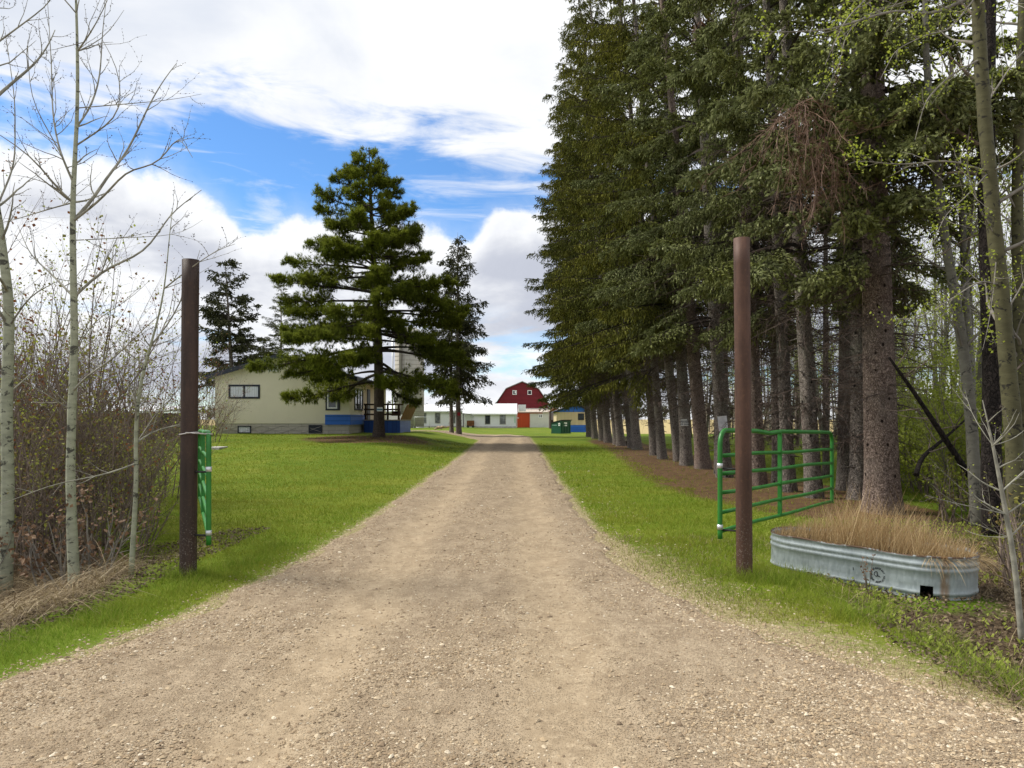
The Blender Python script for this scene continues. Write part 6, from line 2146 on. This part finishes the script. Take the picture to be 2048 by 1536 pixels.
SPOTS = [(sh_a, -7.2, 10.6, 1.0, 'shrub with a few yellowish leaves behind the tallest aspen'), (sh_b, -6.25, 10.9, .95, 'shrub with rust-coloured leaves between the tallest aspen and the dark post'),
         (sh_a, -8.6, 11.6, 1.3, 'tall shrub behind the aspen at the very left edge'), (sh_b, -9.6, 13.0, 1.45, 'rust-leaved shrub at the left border'),
         (sh_c, -5.5, 10.4, .65, 'low brown shrub close to the left side of the dark post'), (sh_c, -6.5, 9.6, 1.0, 'low brown shrub just behind the tallest aspen'),
         (sh_c, -7.9, 9.7, 1.05, 'low tangled shrub at the foot of the left edge aspen'), (sh_d, -5.2, 9.0, 1.0, 'low bush hung with curled dead leaves beside the slender aspen'),
         (sh_d, -6.4, 8.6, .7, 'small brown bush in the dead grass left of the tallest aspen'), (sh_a, -11.0, 15.5, 1.15, 'shrub deep in the thicket left of the long shed'),
         (sh_b, -8.2, 14.5, 1.1, 'rust-leaved shrub standing deeper behind the tallest aspen'), (sh_a, -7.3, 13.4, .95, 'shrub behind the slender aspen near the post'),
         (sh_c, -9.2, 10.6, 1.1, 'low thick shrub at the left border'), (sh_b, -12.5, 18.5, 1.25, 'tall rusty shrub far back at the left border'), (sh_a, -9.9, 18.2, 1.1, 'far shrub of the thicket behind the rusty ones'),
         (sh_c, -6.5, 12.2, 1.0, 'low shrub behind the dead-leaved bush near the post'), (sh_c, -7.3, 12.2, 1.2, 'low shrub in the middle of the thicket'),
         (sh_a, -7.0, 12.8, .95, 'bushy shrub whose twigs reach behind the dark post'), (sh_b, -7.9, 11.9, 1.35, 'tall shrub between the two thicker aspens'), (sh_a, -8.9, 14.2, 1.5, 'very tall shrub behind the left edge aspen'),
         (sh_b, -10.6, 14.6, 1.6, 'tallest rusty shrub at the left border'), (sh_a, -7.4, 15.8, 1.15, 'shrub before the right half of the long shed'), (sh_b, -7.5, 14.4, .95, 'rusty shrub before the right end of the long shed'),
         (sh_c, -8.2, 8.7, 1.0, 'low shrub in front of the left edge aspen'), (sh_c, -6.35, 11.0, 1.0, 'dense low shrub behind the slender aspen'), (sh_a, -11.9, 17.0, 1.5, 'high shrub far left behind the tallest rusty one'), (sh_b, -8.9, 16.6, 1.2, 'shrub before the middle of the long shed'),
         (sh_c, -5.95, 11.6, .8, 'low shrub just behind the dark post'), (sh_d, -7.4, 9.0, .9, 'low brown bush between the two thicker aspens'), (sh_c, -6.9, 10.9, 1.3, 'dense low shrub behind the tallest aspen')]
us = set()
for k, (pr, x_, y_, s_, lb_) in enumerate(SPOTS):
    o = pr if pr.name not in us else dup(pr)
    us.add(pr.name)
    place(o, x_, y_, s_, k * 1.9, (0, 0), lb_, LG, .03)
# hazy shrubs between the post and the house
for k, (px, yv, s_, lb_) in enumerate(((430, 36, 1.0, 'rust-brown shrub at the left corner of the house'), (330, 30, .8, 'hazy twiggy shrub behind the dark post'), (410, 41, 1.25, 'taller brown shrub by the left house corner'), (392, 24, .45, 'small thin shrub right behind the dark post'))):
    o = dup(sh_b if k in (0, 2) else sh_a)
    place(o, pxX(px, yv), yv, s_, k * 2.3, (0, 0), lb_, 'shrubs between the dark post and the house', .03)

# understory in the right wood
un_a = shrub(401, 12, 2.3, 'brown_twig', [('leaf_spring', 3, .06, .55)], 1.2)
un_b = shrub(409, 10, 3.4, 'grey_twig', [('leaf_wood', 3, .065, .5)], 1.2)
un_c = shrub(419, 16, 1.1, 'brown_twig', [('leaf_mixed', 2, .04, .4)], 1.1)
UG = 'leafy undergrowth shrubs in the wood on the right'
US = [(un_a, 8.4, 13.4), (un_b, 9.6, 14.6), (un_a, 10.6, 13.8), (un_c, 7.8, 11.4), (un_c, 9.0, 11.2), (un_c, 7.0, 9.6), (un_c, 6.2, 8.6), (un_a, 9.2, 16.6), (un_b, 11.6, 17.2), (un_b, 12.9, 20.0),
      (un_a, 11.2, 15.4), (un_c, 8.2, 10.2), (un_b, 10.2, 18.6), (un_a, 12.4, 16.2), (un_c, 5.6, 7.6), (un_c, 7.6, 12.6), (un_b, 15.0, 24.0), (un_b, 16.5, 27.0), (un_a, 14.0, 22.0), (un_c, 9.8, 12.4), (un_c, 5.0, 6.2), (un_a, 8.9, 15.2), (un_b, 8.6, 14.6), (un_a, 10.0, 15.6), (un_b, 11.0, 19.4), (un_a, 12.0, 14.4), (un_b, 13.2, 17.6), (un_a, 9.6, 18.0), (un_b, 13.8, 25.0), (un_b, 12.8, 23.0), (un_b, 16.6, 23.4)]
us = set()
for k, (pr, x_, y_) in enumerate(US):
    o = pr if pr.name not in us else dup(pr)
    us.add(pr.name)
    place(o, x_, y_, 1 + .18 * math.sin(k * 5), k * 2.1, (0, 0), 'leafy undergrowth shrub between the slender aspens on the right', UG, .03)

# far wood reading as one mass, and the far tree line
def far_wood(name, label, xr, yr, n_, H, seed, leafm, lsz, nl):
    rg = np.random.default_rng(seed)
    A, B, ra = [], [], []
    x_ = rg.uniform(*xr, n_)
    y_ = rg.uniform(*yr, n_)
    z_ = G(x_, y_)
    h_ = H * rg.uniform(.6, 1.1, n_)
    A = np.stack([x_, y_, z_ - .2], 1)
    B = np.stack([x_ + rg.normal(0, .5, n_), y_ + rg.normal(0, .5, n_), z_ + h_], 1)
    o_ = MB()
    o_.segs(A, B, .09, .02, 4)
    m0 = n_ * 12
    i = rg.integers(0, n_, m0)
    t_ = rg.uniform(.35, 1, m0)[:, None]
    P = A[i] * (1 - t_) + B[i] * t_
    D = nrm(np.stack([rg.normal(0, 1, m0), rg.normal(0, 1, m0), rg.uniform(.4, 1.4, m0)], 1))
    L = rg.uniform(.6, 2.0, m0)
    o_.segs(P, P + D * L[:, None], .02, .006, 3)
    root = o_.build(name, M['grey_twig'])
    tag(root, label, kind='stuff')
    lm = MB()
    m1 = m0 * nl
    i = rg.integers(0, m0, m1)
    t_ = rg.uniform(.3, 1.1, m1)[:, None]
    Q = P[i] + D[i] * L[i][:, None] * t_ + rg.normal(0, .12, (m1, 3))
    d_ = nrm(rg.normal(0, 1, (m1, 3)))
    lm.leaves(Q, d_, nrm(np.cross(d_, rg.normal(0, 1, (m1, 3)))), lsz, lsz * .8)
    me = lm.mesh('leaves')
    me.materials.append(M[leafm])
    c = bpy.data.objects.new('leaves', me)
    COL.objects.link(c)
    c.parent = root
far_wood('far_wood', 'far hazy wood of thin trunks and pale leaves behind the clearing', (20, 85), (58, 95), 260, 12, 5, 'leaf_wood', .16, 5)
far_wood('distant_tree_line', 'low distant tree line on the horizon behind the farm', (-150, 150), (330, 380), 380, 9, 6, 'needle_far', .9, 6)
